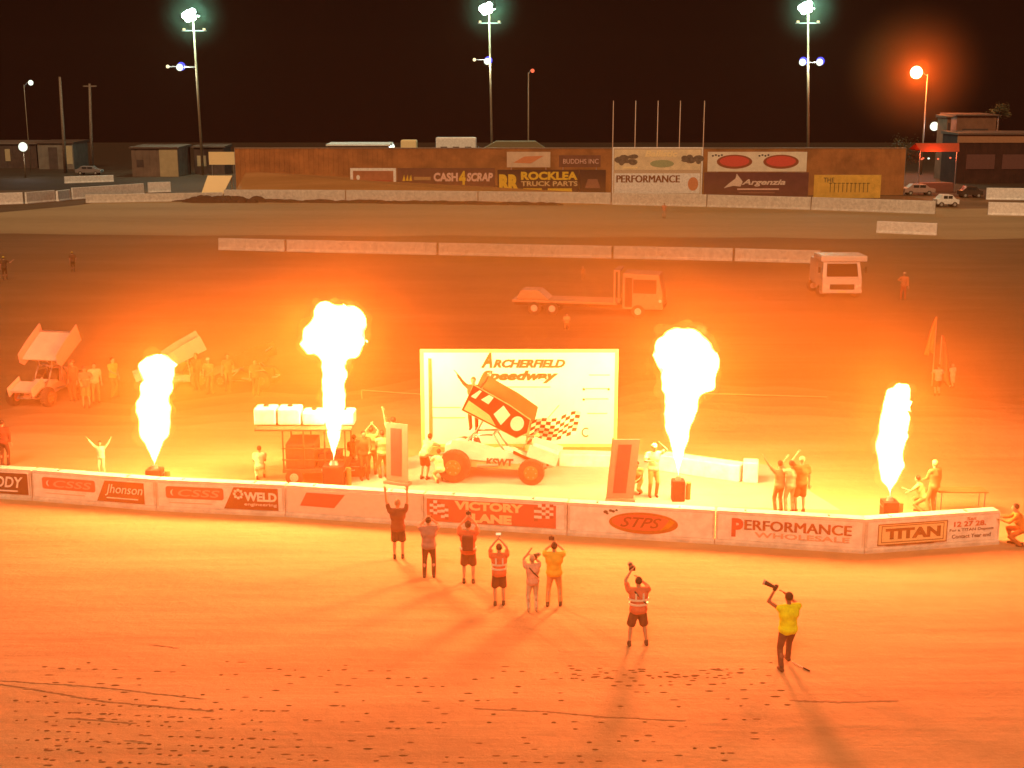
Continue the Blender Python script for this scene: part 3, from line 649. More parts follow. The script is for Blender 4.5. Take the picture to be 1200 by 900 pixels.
def sprint_car(loc, rz, label, bodym, wingm, sidem, text_=None, wing_z=1.75, wing_pitch=-14, s=1.0, wing_x=-.45, bz0=0, bh=1, group='sprint cars'):
    t = thing('sprint_car', label, 'race car', loc, rz, group); t.scale = (s, s, s)
    rimo = mat('rim_red', (.50, .15, .06), .5, .1)
    wheel(t, (-1.12, -.72, .46), .46, .42, .5, rimo); wheel(t, (-1.12, .74, .46), .46, .46, .5, rimo)
    wheel(t, (1.12, -.70, .37), .37, .26, .55, rimo); wheel(t, (1.12, .70, .37), .37, .26, .55, rimo)
    MB().cyl((-1.12, -.7, .46), (-1.12, .7, .46), .05).build('rear_axle', steel, t); MB().cyl((1.12, -.7, .37), (1.12, .7, .37), .035).build('front_axle', steel, t)
    # frame rails and cage
    c = MB()
    for y in (-.3, .3):
        c.tube([(-1.35, y*.8, .62), (-.9, y, .32), (.9, y*.8, .30), (1.42, y*.7, .42)], .028)
        c.tube([(-.75, y, .3), (-.62, y, 1.28), (-.05, y*.95, 1.32), (.28, y, .85), (1.3, y*.6, .55)], .028)
        c.tube([(-1.35, y*.8, .62), (-.62, y, 1.28)], .024); c.tube([(.9, y*.8, .3), (.28, y, .85)], .024)
    c.tube([(-.62, -.3, 1.28), (-.62, .3, 1.28)], .028); c.tube([(-.05, -.28, 1.32), (-.05, .28, 1.32)], .028)
    c.build('roll_cage', steel, t, smooth=True)
    # body shells
    MB().prism([(-.35, -.32, .28), (1.15, -.24, .28), (1.45, -.14, .38), (1.42, -.12, .52), (.25, -.30, .86), (-.35, -.32, .72)],
               [(-.35, .32, .28), (1.15, .24, .28), (1.45, .14, .38), (1.42, .12, .52), (.25, .30, .86), (-.35, .32, .72)]).build('hood', bodym, t, bevel=.035)
    MB().prism([(-1.55, -.20, .55), (-.78, -.26, .42), (-.72, -.27, .95), (-1.10, -.24, 1.08), (-1.5, -.18, .95)],
               [(-1.55, .20, .55), (-.78, .26, .42), (-.72, .27, .95), (-1.10, .24, 1.08), (-1.5, .18, .95)]).build('tail_tank', bodym, t, bevel=.06, seg=3)
    for sg in (-1, 1):
        MB().poly([(-.85, .34), (.95, .32), (.95, .46), (.3, .62), (-.5, .66), (-.85, .58)], (sg*.345-.012, sg*.345+.012)).build('side_panel', sidem, t)
        MB().cyl((.1, sg*.42, .45), (-.5, sg*.5, .43), .045, .055).build('exhaust', steel, t)
    MB().box((.05, -.2, .3), (.55, .2, .7)).build('engine', black, t, bevel=.03)
    MB().prism([(-.66, -.2, .45), (-.3, -.2, .42), (-.55, -.2, 1.1), (-.70, -.2, 1.1)], [(-.66, .2, .45), (-.3, .2, .42), (-.55, .2, 1.1), (-.70, .2, 1.1)]).build('seat', black, t, bevel=.03)
    MB().tube([(1.42, -.3, .42), (1.66, -.24, .42), (1.66, .24, .42), (1.42, .3, .42)], .025).build('front_bumper', steel, t)
    MB().tube([(-1.5, -.3, .55), (-1.72, -.26, .55), (-1.72, .26, .55), (-1.5, .3, .55)], .025).build('rear_bumper', steel, t)
    # nose wing
    M = Matrix.Translation((1.42, 0, .78)) @ Matrix.Rotation(R(18), 4, 'Y')
    nw = MB().box((-.40, -.46, -.02), (.38, .46, .03), M).box((.30, -.46, .03), (.39, .46, .08), M).build('nose_wing', wingm, t, bevel=.01)
    for sg in (-1, 1): MB().box((-.46, sg*.475-.012, -.16), (.44, sg*.475+.012, .2), M).build('side_board', wingm, nw)
    MB().tube([(1.3, -.15, .5), (1.38, -.15, .78)], .02).tube([(1.3, .15, .5), (1.38, .15, .78)], .02).build('wing_post', steel, t)
    # top wing
    M = Matrix.Translation((wing_x, 0, wing_z)) @ Matrix.Rotation(R(-wing_pitch), 4, 'Y')
    pts = [(-.82, .10), (-.3, .07), (.5, .0), (.80, -.06), (.80, -.10), (.4, -.06), (-.82, .04)]
    tw = MB(); tw.poly(pts, (-.76, .76)); tw.xf(tw.bm.verts, M); tw = tw.build('top_wing', wingm, t)
    tb = MB().box((-.86, -.76, .10), (-.80, .76, .17), M).build('wicker_bill', steel, tw)
    boards = []
    for sg in (-1, 1):
        b = MB(); b.poly([(x_, z_*bh+bz0) for x_, z_ in ((-.98, -.34), (.78, -.36), (1.0, -.10), (.92, .24), (.2, .34), (-.98, .40))], (sg*.775-.012, sg*.775+.012)); b.xf(b.bm.verts, M)
        boards.append(b.build('side_board', sidem, tw))
    MB().tube([(-.62, -.25, 1.28), M @ Vector((-.3, -.3, 0))], .022).tube([(-.62, .25, 1.28), M @ Vector((-.3, .3, 0))], .022).tube([(-.05, -.25, 1.3), M @ Vector((.4, -.3, -.05))], .022).tube([(-.05, .25, 1.3), M @ Vector((.4, .3, -.05))], .022).build('wing_post', steel, t)
    if text_: text(t, text_, -.25, .55, .42, .64, -.362, inkm, .1, .05)
    return t, boards, M
# the winning car on the pad
A = G(537, 564); B = G(627, 568); d = B-A; cx = (A+B)/2; rz = math.atan2(d.y, d.x)
cs = d.length/2.24
wcar = mat('car_white', (.76, .74, .74), .35, .1, 3); wsd = mat('car_cream_side', (.72, .50, .28), .4, .15, 2)
cx2 = cx + Vector((math.sin(-rz)*-.0, .72*cs, 0))
car, boards, WM = sprint_car((cx.x, cx.y+.72*cs, 0), rz, 'white winged sprint car on the victory pad with a dark chequered side board', wcar, wcar, wsd, 'KSWT', wing_z=1.98, wing_pitch=-25, s=cs, wing_x=.12, bz0=.10, bh=1.15)
boards[0].parent.data.materials[0] = mat('wing_rust', (.13, .025, .012), .45, .15, 2)
boards[1].data.materials[0] = mat('far_board', (.34, .11, .045), .5, .15, 2)
# dark blocky graphics on the near side board
def wb(pts, m, y=-.79):
    b = MB(); b.poly([(p[0], p[1]*1.15+.10) for p in pts], (y-.014, y)); b.xf(b.bm.verts, WM); b.build('board_graphic', m, boards[0])
dred = mat('board_maroon', (.09, .014, .008), .5, .1)
wb([(-.97, -.32), (.77, -.34), (.98, -.10), (.90, .22), (.2, .32), (-.97, .38)], dred)
wb(oval(.62, .0, .19, .19, 18), wcar, -.805); wb([(-.1, -.05), (.22, -.22), (.34, .12), (.05, .26)], wcar, -.805); wb([(-.92, -.28), (.1, -.3), (-.2, -.12), (-.9, -.02)], wsd, -.806)
wb([(-.6, .14), (-.45, .34), (-.3, .33), (-.35, .12)], wcar, -.805); wb([(-.9, .1), (-.75, .34), (-.68, .34), (-.75, .1)], wcar, -.805)
# long raised engine panel
pm = MB().prism([(-1.35, -.40, .62), (1.5, -.34, .44), (1.5, -.34, .52), (-.6, -.38, 1.12), (-1.25, -.40, 1.14)], [(-1.35, -.36, .62), (1.5, -.30, .44), (1.5, -.30, .52), (-.6, -.34, 1.12), (-1.25, -.36, 1.14)]).build('side_cover', wcar, car)
MB().prism([(.55, -.41, .90), (1.42, -.41, .52), (1.42, -.41, .46), (.55, -.41, .80)], [(.55, -.38, .90), (1.42, -.38, .52), (1.42, -.38, .46), (.55, -.38, .80)]).build('dark_strake', dred, car)
# parked sprint cars at left
pw_ = mat('car_peach', (.74, .56, .50), .45, .1, 3); ps_ = mat('car_pink', (.70, .42, .36), .45, .1, 3)
c2, _, _ = sprint_car(tuple(G(46, 474)+Vector((0, 1.0, 0))), R(-100), 'pale sprint car facing the camera at the far left with a big tilted wing', pw_, pw_, ps_, None, 2.0, -24, 1.16)
c3, _, _ = sprint_car(tuple(G(196, 462)+Vector((0, 1.4, 0))), R(200), 'sprint car half hidden behind the leftmost flame', mat('car_tan', (.34, .18, .11)), pw_, ps_, None, 1.8, -24, .98)
c4, _, _ = sprint_car(tuple(G(283, 458)+Vector((0, 1.2, 0))), R(172), 'dark brown sprint car between the two left flames', mat('car_rust', (.16, .06, .03), .5, .3), mat('car_tan', (.34, .18, .11)), mat('car_rust', (.16, .06, .03)), None, 1.6, -14, .9)

# white truck
def truck(px0, px1, py, label):
    a = G(px0, py); b = G(px1, py); w = (b.x-a.x); cxx = (a.x+b.x)/2
    t = thing('truck', label, 'truck', (cxx, a.y, 0)); hw = w/2; m = mat('truck_white', (.72, .66, .62), .4, .06)
    MB().prism([(-hw, 0, .45), (hw, 0, .45), (hw, 0, 1.35), (-hw, 0, 1.35)], [(-hw, 2.0, .45), (hw, 2.0, .45), (hw, 2.0, 1.4), (-hw, 2.0, 1.4)]).build('body', m, t, bevel=.07)
    MB().prism([(-hw, .03, 1.36), (hw, .03, 1.36), (hw*.93, .38, 2.45), (-hw*.93, .38, 2.45)], [(-hw, 2.0, 1.36), (hw, 2.0, 1.36), (hw*.93, 1.95, 2.45), (-hw*.93, 1.95, 2.45)]).build('cab', m, t, bevel=.06)
    MB().prism([(-hw*.80, .03, 1.5), (hw*.80, .03, 1.5), (hw*.76, .30, 2.35), (-hw*.76, .30, 2.35)], [(-hw*.80, .10, 1.5), (hw*.80, .10, 1.5), (hw*.76, .37, 2.35), (-hw*.76, .37, 2.35)]).build('windscreen', mat('glass_dark', (.05, .02, .015), .15, .1, 3), t)
    MB().box((-hw-.1, .3, 2.46), (hw+.38, 2.6, 2.86)).build('roof_pod', m, t, bevel=.08)
    MB().box((-hw*.95, 2.1, .7), (hw*.95, 4.2, 2.4)).build('load_body', m, t, bevel=.04)
    MB().box((-hw*.62, -.03, .62), (hw*.62, .05, .98)).build('grille', black, t)
    for s in (-1, 1):
        MB().prism([(s*hw*.66, -.05, .86), (s*hw*.93, -.05, 1.02), (s*hw*.95, -.05, .84), (s*hw*.66, -.05, .66)], [(s*hw*.66, .05, .86), (s*hw*.93, .05, 1.02), (s*hw*.95, .05, .84), (s*hw*.66, .05, .66)]).build('headlight', mat('headlight', (.9, .85, .75), .2, 0), t)
        mr = MB().tube([(s*hw, .2, 2.0), (s*(hw+.22), .1, 2.0)], .02).box((s*(hw+.24)-.07, .04, 1.75), (s*(hw+.24)+.07, .12, 2.15)).build('mirror', black, t)
        wheel(t, (s*(hw-.2), .95, .42), .42, .26, .5, alu); wheel(t, (s*(hw-.2), 3.6, .42), .42, .26, .5, alu)
    MB().box((-hw, -.08, .38), (hw, .04, .60)).build('bumper', m, t, bevel=.03); MB().box((-.28, -.1, .42), (.28, -.085, .54)).build('number_plate', yell2, t)
truck(963, 1009, 350, 'white cab-over truck facing the camera at the end of the infield wall')
# flatbed truck
A = G(600, 368); B = G(776, 374); L = (B-A).length
t = thing('flatbed_truck', 'pale flatbed truck with an upright cab and ramp frame in the middle of the infield', 'truck', A, math.atan2((B-A).y, (B-A).x))
pal = mat('trailer_paint', (.46, .28, .17), .5, .15); dk_ = mat('tray_dark', (.10, .05, .03), .7)  # dark brown for rails, window, side panel and bumper
x1 = L*.70
MB().box((0, 0, .78), (x1, 2.2, .92)).build('deck', pal, t, bevel=.02); MB().box((.1, .3, .55), (L-.4, 1.9, .775)).build('chassis_rail', dk_, t)
MB().prism([(.2, .3, .92), (2.3, .3, .92), (1.6, .3, 1.5), (.5, .3, 1.5)], [(.2, 1.9, .92), (2.3, 1.9, .92), (1.6, 1.9, 1.5), (.5, 1.9, 1.5)]).build('load', pal, t, bevel=.08)
for x in (L*.15, L*.27, L*.84): wheel(t, (x, .12, .42), .42, .26, .5); wheel(t, (x, 2.08, .42), .42, .26, .5)
MB().prism([(x1+.35, 0, .55), (L, 0, .55), (L, 0, 1.5), (L-.25, 0, 2.7), (x1+.35, 0, 2.75)], [(x1+.35, 2.2, .55), (L, 2.2, .55), (L, 2.2, 1.5), (L-.25, 2.2, 2.7), (x1+.35, 2.2, 2.75)]).build('cab', pal, t, bevel=.08)
MB().box((x1+1.0, -.015, 1.55), (L-.4, -.003, 2.4)).build('window', dk_, t); MB().box((x1+.5, -.012, .7), (x1+.95, -.003, 2.5)).build('side_panel', dk_, t)
for x in (x1-.15, x1+.12): MB().box((x-.05, 0, .92), (x+.05, .12, 2.85)).build('headboard_post', pal, t)
MB().box((x1-.2, 0, 2.855), (x1+.17, 2.2, 2.95)).build('headboard_beam', pal, t)
MB().box((L-.05, .1, .6), (L+.08, 2.1, .85)).build('bumper', dk_, t); MB().ball((L-.15, -.03, 1.1), (.1, .05, .1), 10).build('headlight', white, t)
# cars near the gate
def ute(px0, px1, py, label, m, name='parked_car', front=True):
    a = G(px0, py); b = G(px1, py); w = b.x-a.x; t = thing(name, label, 'car', (a.x, a.y, 0))
    L = w; 
    MB().prism([(0, 0, .4), (L, 0, .4), (L, 0, .95), (L*.80, 0, 1.05), (L*.68, 0, 1.55), (L*.25, 0, 1.6), (L*.12, 0, 1.05), (0, 0, 1.0)], [(0, 1.8, .4), (L, 1.8, .4), (L, 1.8, .95), (L*.8, 1.8, 1.05), (L*.68, 1.7, 1.55), (L*.25, 1.7, 1.6), (L*.12, 1.8, 1.05), (0, 1.8, 1.0)]).build('body', m, t, bevel=.06)
    for x0, x1 in ((.28, .46), (.49, .68)): MB().box((L*x0, -.015, 1.08), (L*x1, -.002, 1.45)).build('window', black, t)
    for x in (.2, .8): wheel(t, (L*x, .1, .34), .34, .22, .5, alu); wheel(t, (L*x, 1.7, .34), .34, .22, .5, alu)
    MB().box((L-.05, .1, .7), (L+.02, .4, .85)).box((L-.05, 1.4, .7), (L+.02, 1.7, .85)).build('headlight', white, t)
    return t
ute(1060, 1096, 229, 'dusty pale car parked behind the wall left of the gateway', mat('car_dust', (.42, .28, .24), .5, .2))
ute(1098, 1124, 243, 'small white car with dark windows in the gateway', white)
ute(1126, 1152, 232, 'dark car standing in the shadow of the gateway', mat('car_dark', (.06, .04, .03), .4, .1))
ute(88, 118, 205, 'dim grey car parked in the dark behind the far left wall', mat('car_grey', (.2, .17, .16), .5, .1))

# ------------------------------------------------------------------ victory lane furniture
YB = G(600, 545).y + 1.2
p0 = W(494, 532, YB); p1 = W(725, 409, YB); w = p1.x-p0.x
bd = thing('backdrop_board', 'large cream backdrop board lettered Archerfield Speedway behind the winning car', 'billboard', (p0.x, YB, 0))
zt = p1.z; zb = .45
cream = mat('backdrop_cream', (.82, .80, .80), .7, .06, .6)
MB().box((.05, 0, zb+.02), (w-.05, .12, zt-.05)).build('board', cream, bd)
frame_rect(bd, 0, w, zb-.1, zt, .13, -.003, mat('frame_cream', (.78, .52, .24), .6, .1))
MB().box((.30, -.03, .75), (.42, -.005, zt-.35)).build('dark_post', mat('post_brown', (.40, .18, .08)), bd)
oc = mat('ochre_letters', (.36, .085, .03), .6, .05)
def bx(px): return (W(px, 470, YB).x-p0.x)
def bz(py): return W(600, py, YB).z
text(bd, 'A', bx(564), bx(577), bz(431), bz(413), -.003, oc, .35, .04); text(bd, 'RCHERFIELD', bx(578), bx(662), bz(431), bz(421), -.003, oc, .3, .05)
text(bd, 'Speedway', bx(563), bx(654), bz(449), bz(434), -.003, oc, .35, .05)
fa = mat('faint_yellow', (.80, .64, .26), .6, 0)
for (x0, x1, y) in ((590, 645, 454), (686, 712, 456), (686, 713, 468), (688, 712, 485), (505, 540, 478), (505, 545, 490), (690, 714, 440)):
    plate(bd, rectpts(bx(x0), bx(x1), bz(y), bz(y-1.2)), -.003, fa, 'printed_line')
text(bd, 'C', bx(682), bx(690), bz(512), bz(501), -.003, oc)
for x, y in ((684, 456), (713, 456), (684, 468)): plate(bd, oval(bx(x), bz(y), .05, .05, 10), -.018, oc, 'bullet')
MB().box((.3, .14, 0), (.42, .26, zt-.3)).box((w-.42, .14, 0), (w-.3, .26, zt-.3)).build('post', steel, bd)
MB().box((0, -.02, .05), (w, .12, zb-.12)).build('skirt', mat('skirt_orange', (.55, .25, .10), .7, .1), bd)
# low white blocks beyond the pad
def lowblock(a_, b_, h, label):
    A = G(*a_); B = G(*b_); d = B-A; L = d.length; o = MB().box((0, 0, 0), (L, .6, h)).build('low_block', white, None, bevel=.05); o.location = A; o.rotation_euler = (0, 0, math.atan2(d.y, d.x))
    tag(o, label, 'block', 'low white blocks edging the pad')
lowblock((655, 547), (724, 549), .5, 'low white block under the right half of the backdrop')
lowblock((770, 552), (866, 566), .62, 'long low white block right of the tall right flame')
lowblock((870, 566), (888, 567), .75, 'short white block at the right end of the pad edging')
# banner stands
def banner(pbl, pbr, ptop, label, lean):
    A = G(*pbl); B = G(*pbr); w = B.x-A.x; z = W(pbl[0], ptop, A.y).z
    t = thing('banner_stand', label, 'banner', A, math.atan2(B.y-A.y, w))
    w = (B-A).length
    MB().prism([(0, 0, .12), (w, 0, .12), (w+lean, .0, z), (lean, .0, z)], [(0, .05, .12), (w, .05, .12), (w+lean, .05, z), (lean, .05, z)]).build('banner_face', mat('banner_pale', (.42, .24, .22), .6, .08), t)
    MB().prism([(w*.22, -.01, .3), (w*.72, -.01, .3), (w*.72+lean*.9, -.01, z*.92), (w*.22+lean*.9, -.01, z*.92)], [(w*.22, -.003, .3), (w*.72, -.003, .3), (w*.72+lean*.9, -.003, z*.92), (w*.22+lean*.9, -.003, z*.92)]).build('red_stripe', mat('banner_red', (.28, .05, .07)), t)
    MB().box((-.05, -.15, 0), (w+.05, .2, .1)).build('base', steel, t)
    MB().tube([(0, .06, .1), (lean, .06, z+.03)], .025).build('edge_pole', mat('post_brown', (.4, .18, .08)), t)
banner((453, 566), (478, 569), 495, 'upright banner stand with a red stripe left of the winning car', 0.02)
banner((711, 588), (742, 588), 515, 'leaning banner stand with a red stripe right of the pad', .18)
# flame launchers
def launcher(px, py_top, Y, wpx, label):
    T = W(px, py_top, Y); w = wpx/ppm(Y, T.z)/2; h = max(T.z, .35)
    t = thing('flame_launcher', label, 'flame launcher', (T.x, Y, 0), 0, 'flame launchers behind the barriers')
    MB().box((-w, -w, .0), (w, w, h-.12)).build('housing', black, t, bevel=.03)
    MB().cyl((0, 0, h-.12), (0, 0, h), w*.5, w*.35, 14).build('nozzle', steel, t)
    for s in (-1, 1): MB().tube([(s*w*1.01, -w*.4, h*.6), (s*(w+.05), -w*.4, h*.68), (s*(w+.05), w*.4, h*.68), (s*w*1.01, w*.4, h*.6)], .015).build('handle', steel, t)
    MB().cyl((w+.14, .1, 0), (w+.14, .1, h*.7), .09, n=12).build('gas_bottle', mat('bottle_orange', (.55, .22, .08)), t)
    return Vector((T.x, Y, h))
FY = [42.5, 42.6, 41.0, 38.9]
n1 = launcher(181, 545, FY[0], 18, 'flame launcher below the leftmost flame'); n2 = launcher(391, 540, FY[1], 24, 'flame launcher beside the equipment cart')
n3 = launcher(795, 558, FY[2], 15, 'tall dark flame launcher right of the pad'); n4 = launcher(1043, 582, FY[3], 18, 'flame launcher behind the TITAN barrier')

# flames
fmat = bpy.data.materials.new('flame'); fmat.use_nodes = True; nt = fmat.node_tree; nt.nodes.clear()
o_ = nt.nodes.new('ShaderNodeOutputMaterial'); ad = nt.nodes.new('ShaderNodeAddShader'); tr = nt.nodes.new('ShaderNodeBsdfTransparent'); em = nt.nodes.new('ShaderNodeEmission')
lw = nt.nodes.new('ShaderNodeLayerWeight'); lw.inputs[0].default_value = .5
rp = nt.nodes.new('ShaderNodeValToRGB'); e = rp.color_ramp.elements
e[0].position = 0; e[0].color = (1, .78, .42, 1); e[1].position = .93; e[1].color = (.16, .04, .004, 1); k = e.new(.55); k.color = (1, .60, .20, 1); k = e.new(.80); k.color = (.75, .30, .05, 1)
em.inputs[1].default_value = 3.2
nt.links.new(lw.outputs['Facing'], rp.inputs[0]); nt.links.new(rp.outputs[0], em.inputs[0]); nt.links.new(em.outputs[0], ad.inputs[0]); nt.links.new(tr.outputs[0], ad.inputs[1]); nt.links.new(ad.outputs[0], o_.inputs[0])
fmat.cycles.emission_sampling = 'NONE'
fringe = fmat.copy(); fringe.name = 'flame_fringe'
for n_ in fringe.node_tree.nodes:
    if n_.type == 'EMISSION': n_.inputs[1].default_value = .13
    if n_.type == 'VALTORGB':
        e = n_.color_ramp.elements
        for q_, c_ in zip(e, ((1, .50, .12, 1), (.8, .28, .03, 1), (.3, .07, .005, 1), (0, 0, 0, 1))): q_.color = c_
fringe.cycles.emission_sampling = 'NONE'
def flame(base, Y, blobs, label, lights, seed):
    rnd = random.Random(seed); t = thing('flame', label, 'flame', base, 0, 'flames shooting up behind the barriers')
    mb = MB(); last = Vector((0, 0, 0)); lr = .03
    for (px, py, rp_) in blobs:
        c = W(px, py, Y)-Vector(base); r = rp_/ppm(Y, c.z+base[2])
        mb.cyl(last, c, max(lr, .03), r, 14); mb.ball(c, r, 16)
        for k in range(7 if rp_ > 12 else 3):
            a = rnd.uniform(0, 6.28); e_ = rnd.uniform(-.8, .9); rr = r*rnd.uniform(.35, .55)
            mb.ball(c+Vector((math.cos(a)*math.cos(e_), math.sin(a)*math.cos(e_), math.sin(e_)))*r*.72, rr, 10)
        last, lr = c, r
    me = remesh(mb, .07, 9)
    for v in me.vertices:
        q = v.co*1.7; d = noise.noise(q*.8+Vector((0, 0, seed)))*.16+noise.noise(q*2.2)*.06+noise.noise(q*5)*.02
        v.co += v.normal*d*min(1, max(.15, v.co.z*.5))
    link('fire_plume', me, fmat, t, True)
    mb = MB(); rnd = random.Random(seed+50)
    for (px, py, rp_) in blobs[1:]:
        c = W(px, py, Y)-Vector(base); r = rp_/ppm(Y, c.z+base[2]); mb.ball(c, r*1.16+.05, 16)
        for k in range(6):
            a = rnd.uniform(0, 6.28); dz = rnd.uniform(-.3, 1.0); mb.ball(c+Vector((math.cos(a), math.sin(a), dz))*r*.95, r*rnd.uniform(.2, .32), 8)
    me = remesh(mb, .1, 16)
    for v in me.vertices:
        q = v.co*1.9; v.co += v.normal*(noise.noise(q+Vector((7, 0, seed)))*.28+noise.noise(q*2.3)*.14)
    link('flame_fringe', me, fringe, t, True)  # outer shell added as a soft glow round the flame edge
    for (px, py, p) in lights:
        c = W(px, py, Y)-Vector(base); l = bpy.data.lights.new('fire_light', 'POINT'); l.energy = p*FLAME_K; l.color = FLAME_COL; l.shadow_soft_size = 1.1
        lo = bpy.data.objects.new('fire_light', l); col.objects.link(lo); lo.parent = t; lo.location = c
flame(n1, FY[0], [(181, 536, 4), (181, 522, 9), (181, 503, 18), (180, 480, 20), (182, 462, 17), (187, 447, 15), (187, 434, 20), (183, 428, 15)], 'leftmost flame, a stout column behind the red logo barrier', ((181, 480, .4), (186, 432, 1.1)), 1)
flame(n2, FY[1], [(391, 528, 3), (391, 510, 8), (391, 490, 12), (391, 465, 13), (392, 435, 14), (392, 412, 17), (395, 392, 30), (400, 383, 28), (372, 397, 20), (392, 378, 22)], 'second flame from the left with a round ball on a slim stem', ((391, 470, .25), (393, 388, 3.0)), 2)
flame(n3, FY[2], [(795, 546, 3), (795, 528, 8), (795, 505, 13), (797, 480, 19), (800, 455, 25), (805, 430, 31), (802, 415, 32), (822, 445, 17)], 'tall right flame, an upright teardrop above the dark launcher', ((797, 490, .25), (803, 418, 3.0)), 3)
flame(n4, FY[3], [(1043, 572, 3), (1043, 560, 10), (1043, 545, 15), (1044, 525, 17), (1047, 505, 16), (1050, 485, 15), (1054, 466, 14), (1058, 458, 10)], 'rightmost flame, a ragged narrow column behind the TITAN barrier', ((1045, 520, .4), (1053, 465, 1.0)), 5)

# ------------------------------------------------------------------ people
def ik(a, b, l1, l2, pole):
    a, b = Vector(a), Vector(b); d = b-a; L = min(d.length, (l1+l2)*.995)
    if d.length < 1e-4: d = Vector((0, 0, -1))
    dn = d.normalized(); b = a+dn*L
    x = (l1*l1-l2*l2+L*L)/(2*L); h = math.sqrt(max(0, l1*l1-x*x))
    p = Vector(pole); p = p-dn*p.dot(dn)
    if p.length < 1e-4: p = Vector((0, 1, 0))
    return a+dn*x+p.normalized()*h, b
def cone(mb, a, b, r1, r2, n=12): mb.cyl(a, b, r1, r2, n)
ARM = dict(down=(.27, .06, .84), cam=(.07, .30, 1.60), camhi=(.06, .33, 1.74), up=(.36, .12, 2.02), up2=(.27, .16, 1.98), hip=(.24, .02, 1.00), fwd=(.16, .42, 1.25), chest=(.10, .26, 1.25), side=(.62, .12, 1.42), upside=(.52, .1, 1.86), hold=(.12, .34, 1.08), hat=(.16, .1, 1.72))
def person(loc, rz, label, L='down', Rr='down', top=(.5, .1, .05), bottom=(.05, .04, .04), shorts=False, sleeves='short', H=1.75, lf=(-.11, 0), rf=(.12, .02), lean=0, drop=0, hair=(.035, .022, .016), cap=None,
           shoes=(.04, .03, .03), stripes=None, backpack=None, skirt=False, vox=.022, group=None, look=0, overall=False, straps=None, fat=1.12, skin=None, headtilt=0, hem=.86, longhair=False):
    t = thing('person', label, 'person', loc, rz, group); s = H/1.75; t.scale = (s, s, s)
    sk = skin or skinm
    hip = .93-drop; y1 = lean; tz = -drop - abs(lean)*.35
    hipv = Vector((0, 0, hip)); chest = Vector((0, y1*.75, 1.29+tz)); sh = 1.43+tz
    hands = []
    def hv(k, sg):
        v = ARM[k] if isinstance(k, str) else k
        return Vector((sg*v[0], v[1]+y1, v[2]+tz))
    hl = hv(L, -1); hr = hv(Rr, 1)
    SL = Vector((-.185*fat, y1, sh)); SR = Vector((.185*fat, y1, sh))
    def arm(S, Hd, sg):
        up = Hd.z > S.z-.1
        pole = (sg*1.0, -.1, -.9 if up else -.25) if not (Hd.z > S.z+.35 and abs(Hd.x) > .2) else (sg*1, 0, -.2)
        if Hd.z < 1.1: pole = (sg*.5, -1, 0)
        return ik(S, Hd, .285, .255, pole)
    EL, WL = arm(SL, hl, -1); ER, WR = arm(SR, hr, 1)
    HL = Vector((-.085, 0, hip-.02)); HR = Vector((.085, 0, hip-.02))
    AL = Vector((lf[0], lf[1], .09)); AR = Vector((rf[0], rf[1], .09))
    KL, AL = ik(HL, AL, .43, .42, (-.15, 1, 0)); KR, AR = ik(HR, AR, .43, .42, (.15, 1, 0))
    head = Vector((0, y1*1.15+.03, 1.63+tz)); neck = Vector((0, y1, 1.46+tz))
    f = fat
    def torso(mb, g=0):
        mb.ball(hipv+Vector((0, -.01, .02)), (.162*f+g, .115*f+g, .13+g), 16)
        mb.ball((hipv+chest)/2+Vector((0, 0, 0)), (.142*f+g, .10*f+g, .20+g), 16)
        mb.ball(chest, (.172*f+g, .11*f+g, .19+g), 16)
        mb.cap(SL*.88+Vector((0, y1*.12, .0+sh*.12)), SR*.88+Vector((0, y1*.12, sh*.12)), .062+g, .062+g, 12)
    def hand(mb, Wp, E, sg):
        d = (Wp-E).normalized(); side = d.cross(Vector((0, 0, 1)) if abs(d.z) < .9 else Vector((0, 1, 0))).normalized(); nrm = d.cross(side).normalized()
        pc = Wp+d*.055
        Mr = Matrix((side, nrm, d)).transposed().to_4x4()
        mb.ball(pc, (.042, .017, .052), 10, Mr)
        for k, (o, ln) in enumerate(((-.030, .060), (-.011, .074), (.009, .078), (.028, .068))):
            a = pc+side*o+d*.038; b = a+d*ln*.5+nrm*.006; c = b+d*ln*.42+nrm*.020*sg
            mb.tube([a, b, c], .0092, 6)
        th = pc+side*.034*sg-d*.012; mb.tube([th, th+side*.030*sg+d*.026, th+side*.036*sg+d*.056], .0105, 6)
    mb = MB()
    torso(mb)
    mb.cap(neck-Vector((0, 0, .05)), head-Vector((0, .01, .07)), .058, .052, 12)
    mb.ball(head+Vector((0, -.005, .02)), (.078, .096, .105), 18); mb.ball(head+Vector((0, .03, -.05)), (.056, .062, .062), 12)
    mb.ball(head+Vector((0, .104, -.012)), (.013, .018, .024), 8)
    for sg in (-1, 1): mb.ball(head+Vector((sg*.080, 0, -.005)), (.012, .022, .032), 8)
    for S, E, Wp in ((SL, EL, WL), (SR, ER, WR)):
        mb.cap(S, E, .052, .040, 12); mb.cap(E, Wp, .042, .032, 12); mb.cap(Wp, Wp+(Wp-E).normalized()*.05, .032, .032, 10)
    for h_, K, A_ in ((HL, KL, AL), (HR, KR, AR)):
        mb.cap(h_, K, .082*f, .053, 12); mb.cap(K, K+(A_-K)*.35+Vector((0, -.018, 0)), .052, .055, 12); mb.cap(K+(A_-K)*.35+Vector((0, -.018, 0)), A_, .053, .034, 12)
        mb.cap(A_-Vector((0, .04, .04)), A_+Vector((0, .12, -.055)), .036, .030, 10)
    me = remesh(mb, vox, 4)
    ex = MB(); ex.bm.from_mesh(me); hand(ex, WL, EL, -1); hand(ex, WR, ER, 1)
    me2 = ex.mesh('body'); body = link('body', me2, sk, t, True)
    # eyes, mouth
    e = MB()
    for sg in (-1, 1): e.ball(head+Vector((sg*.031, .088, .012)), (.011, .008, .008), 8)
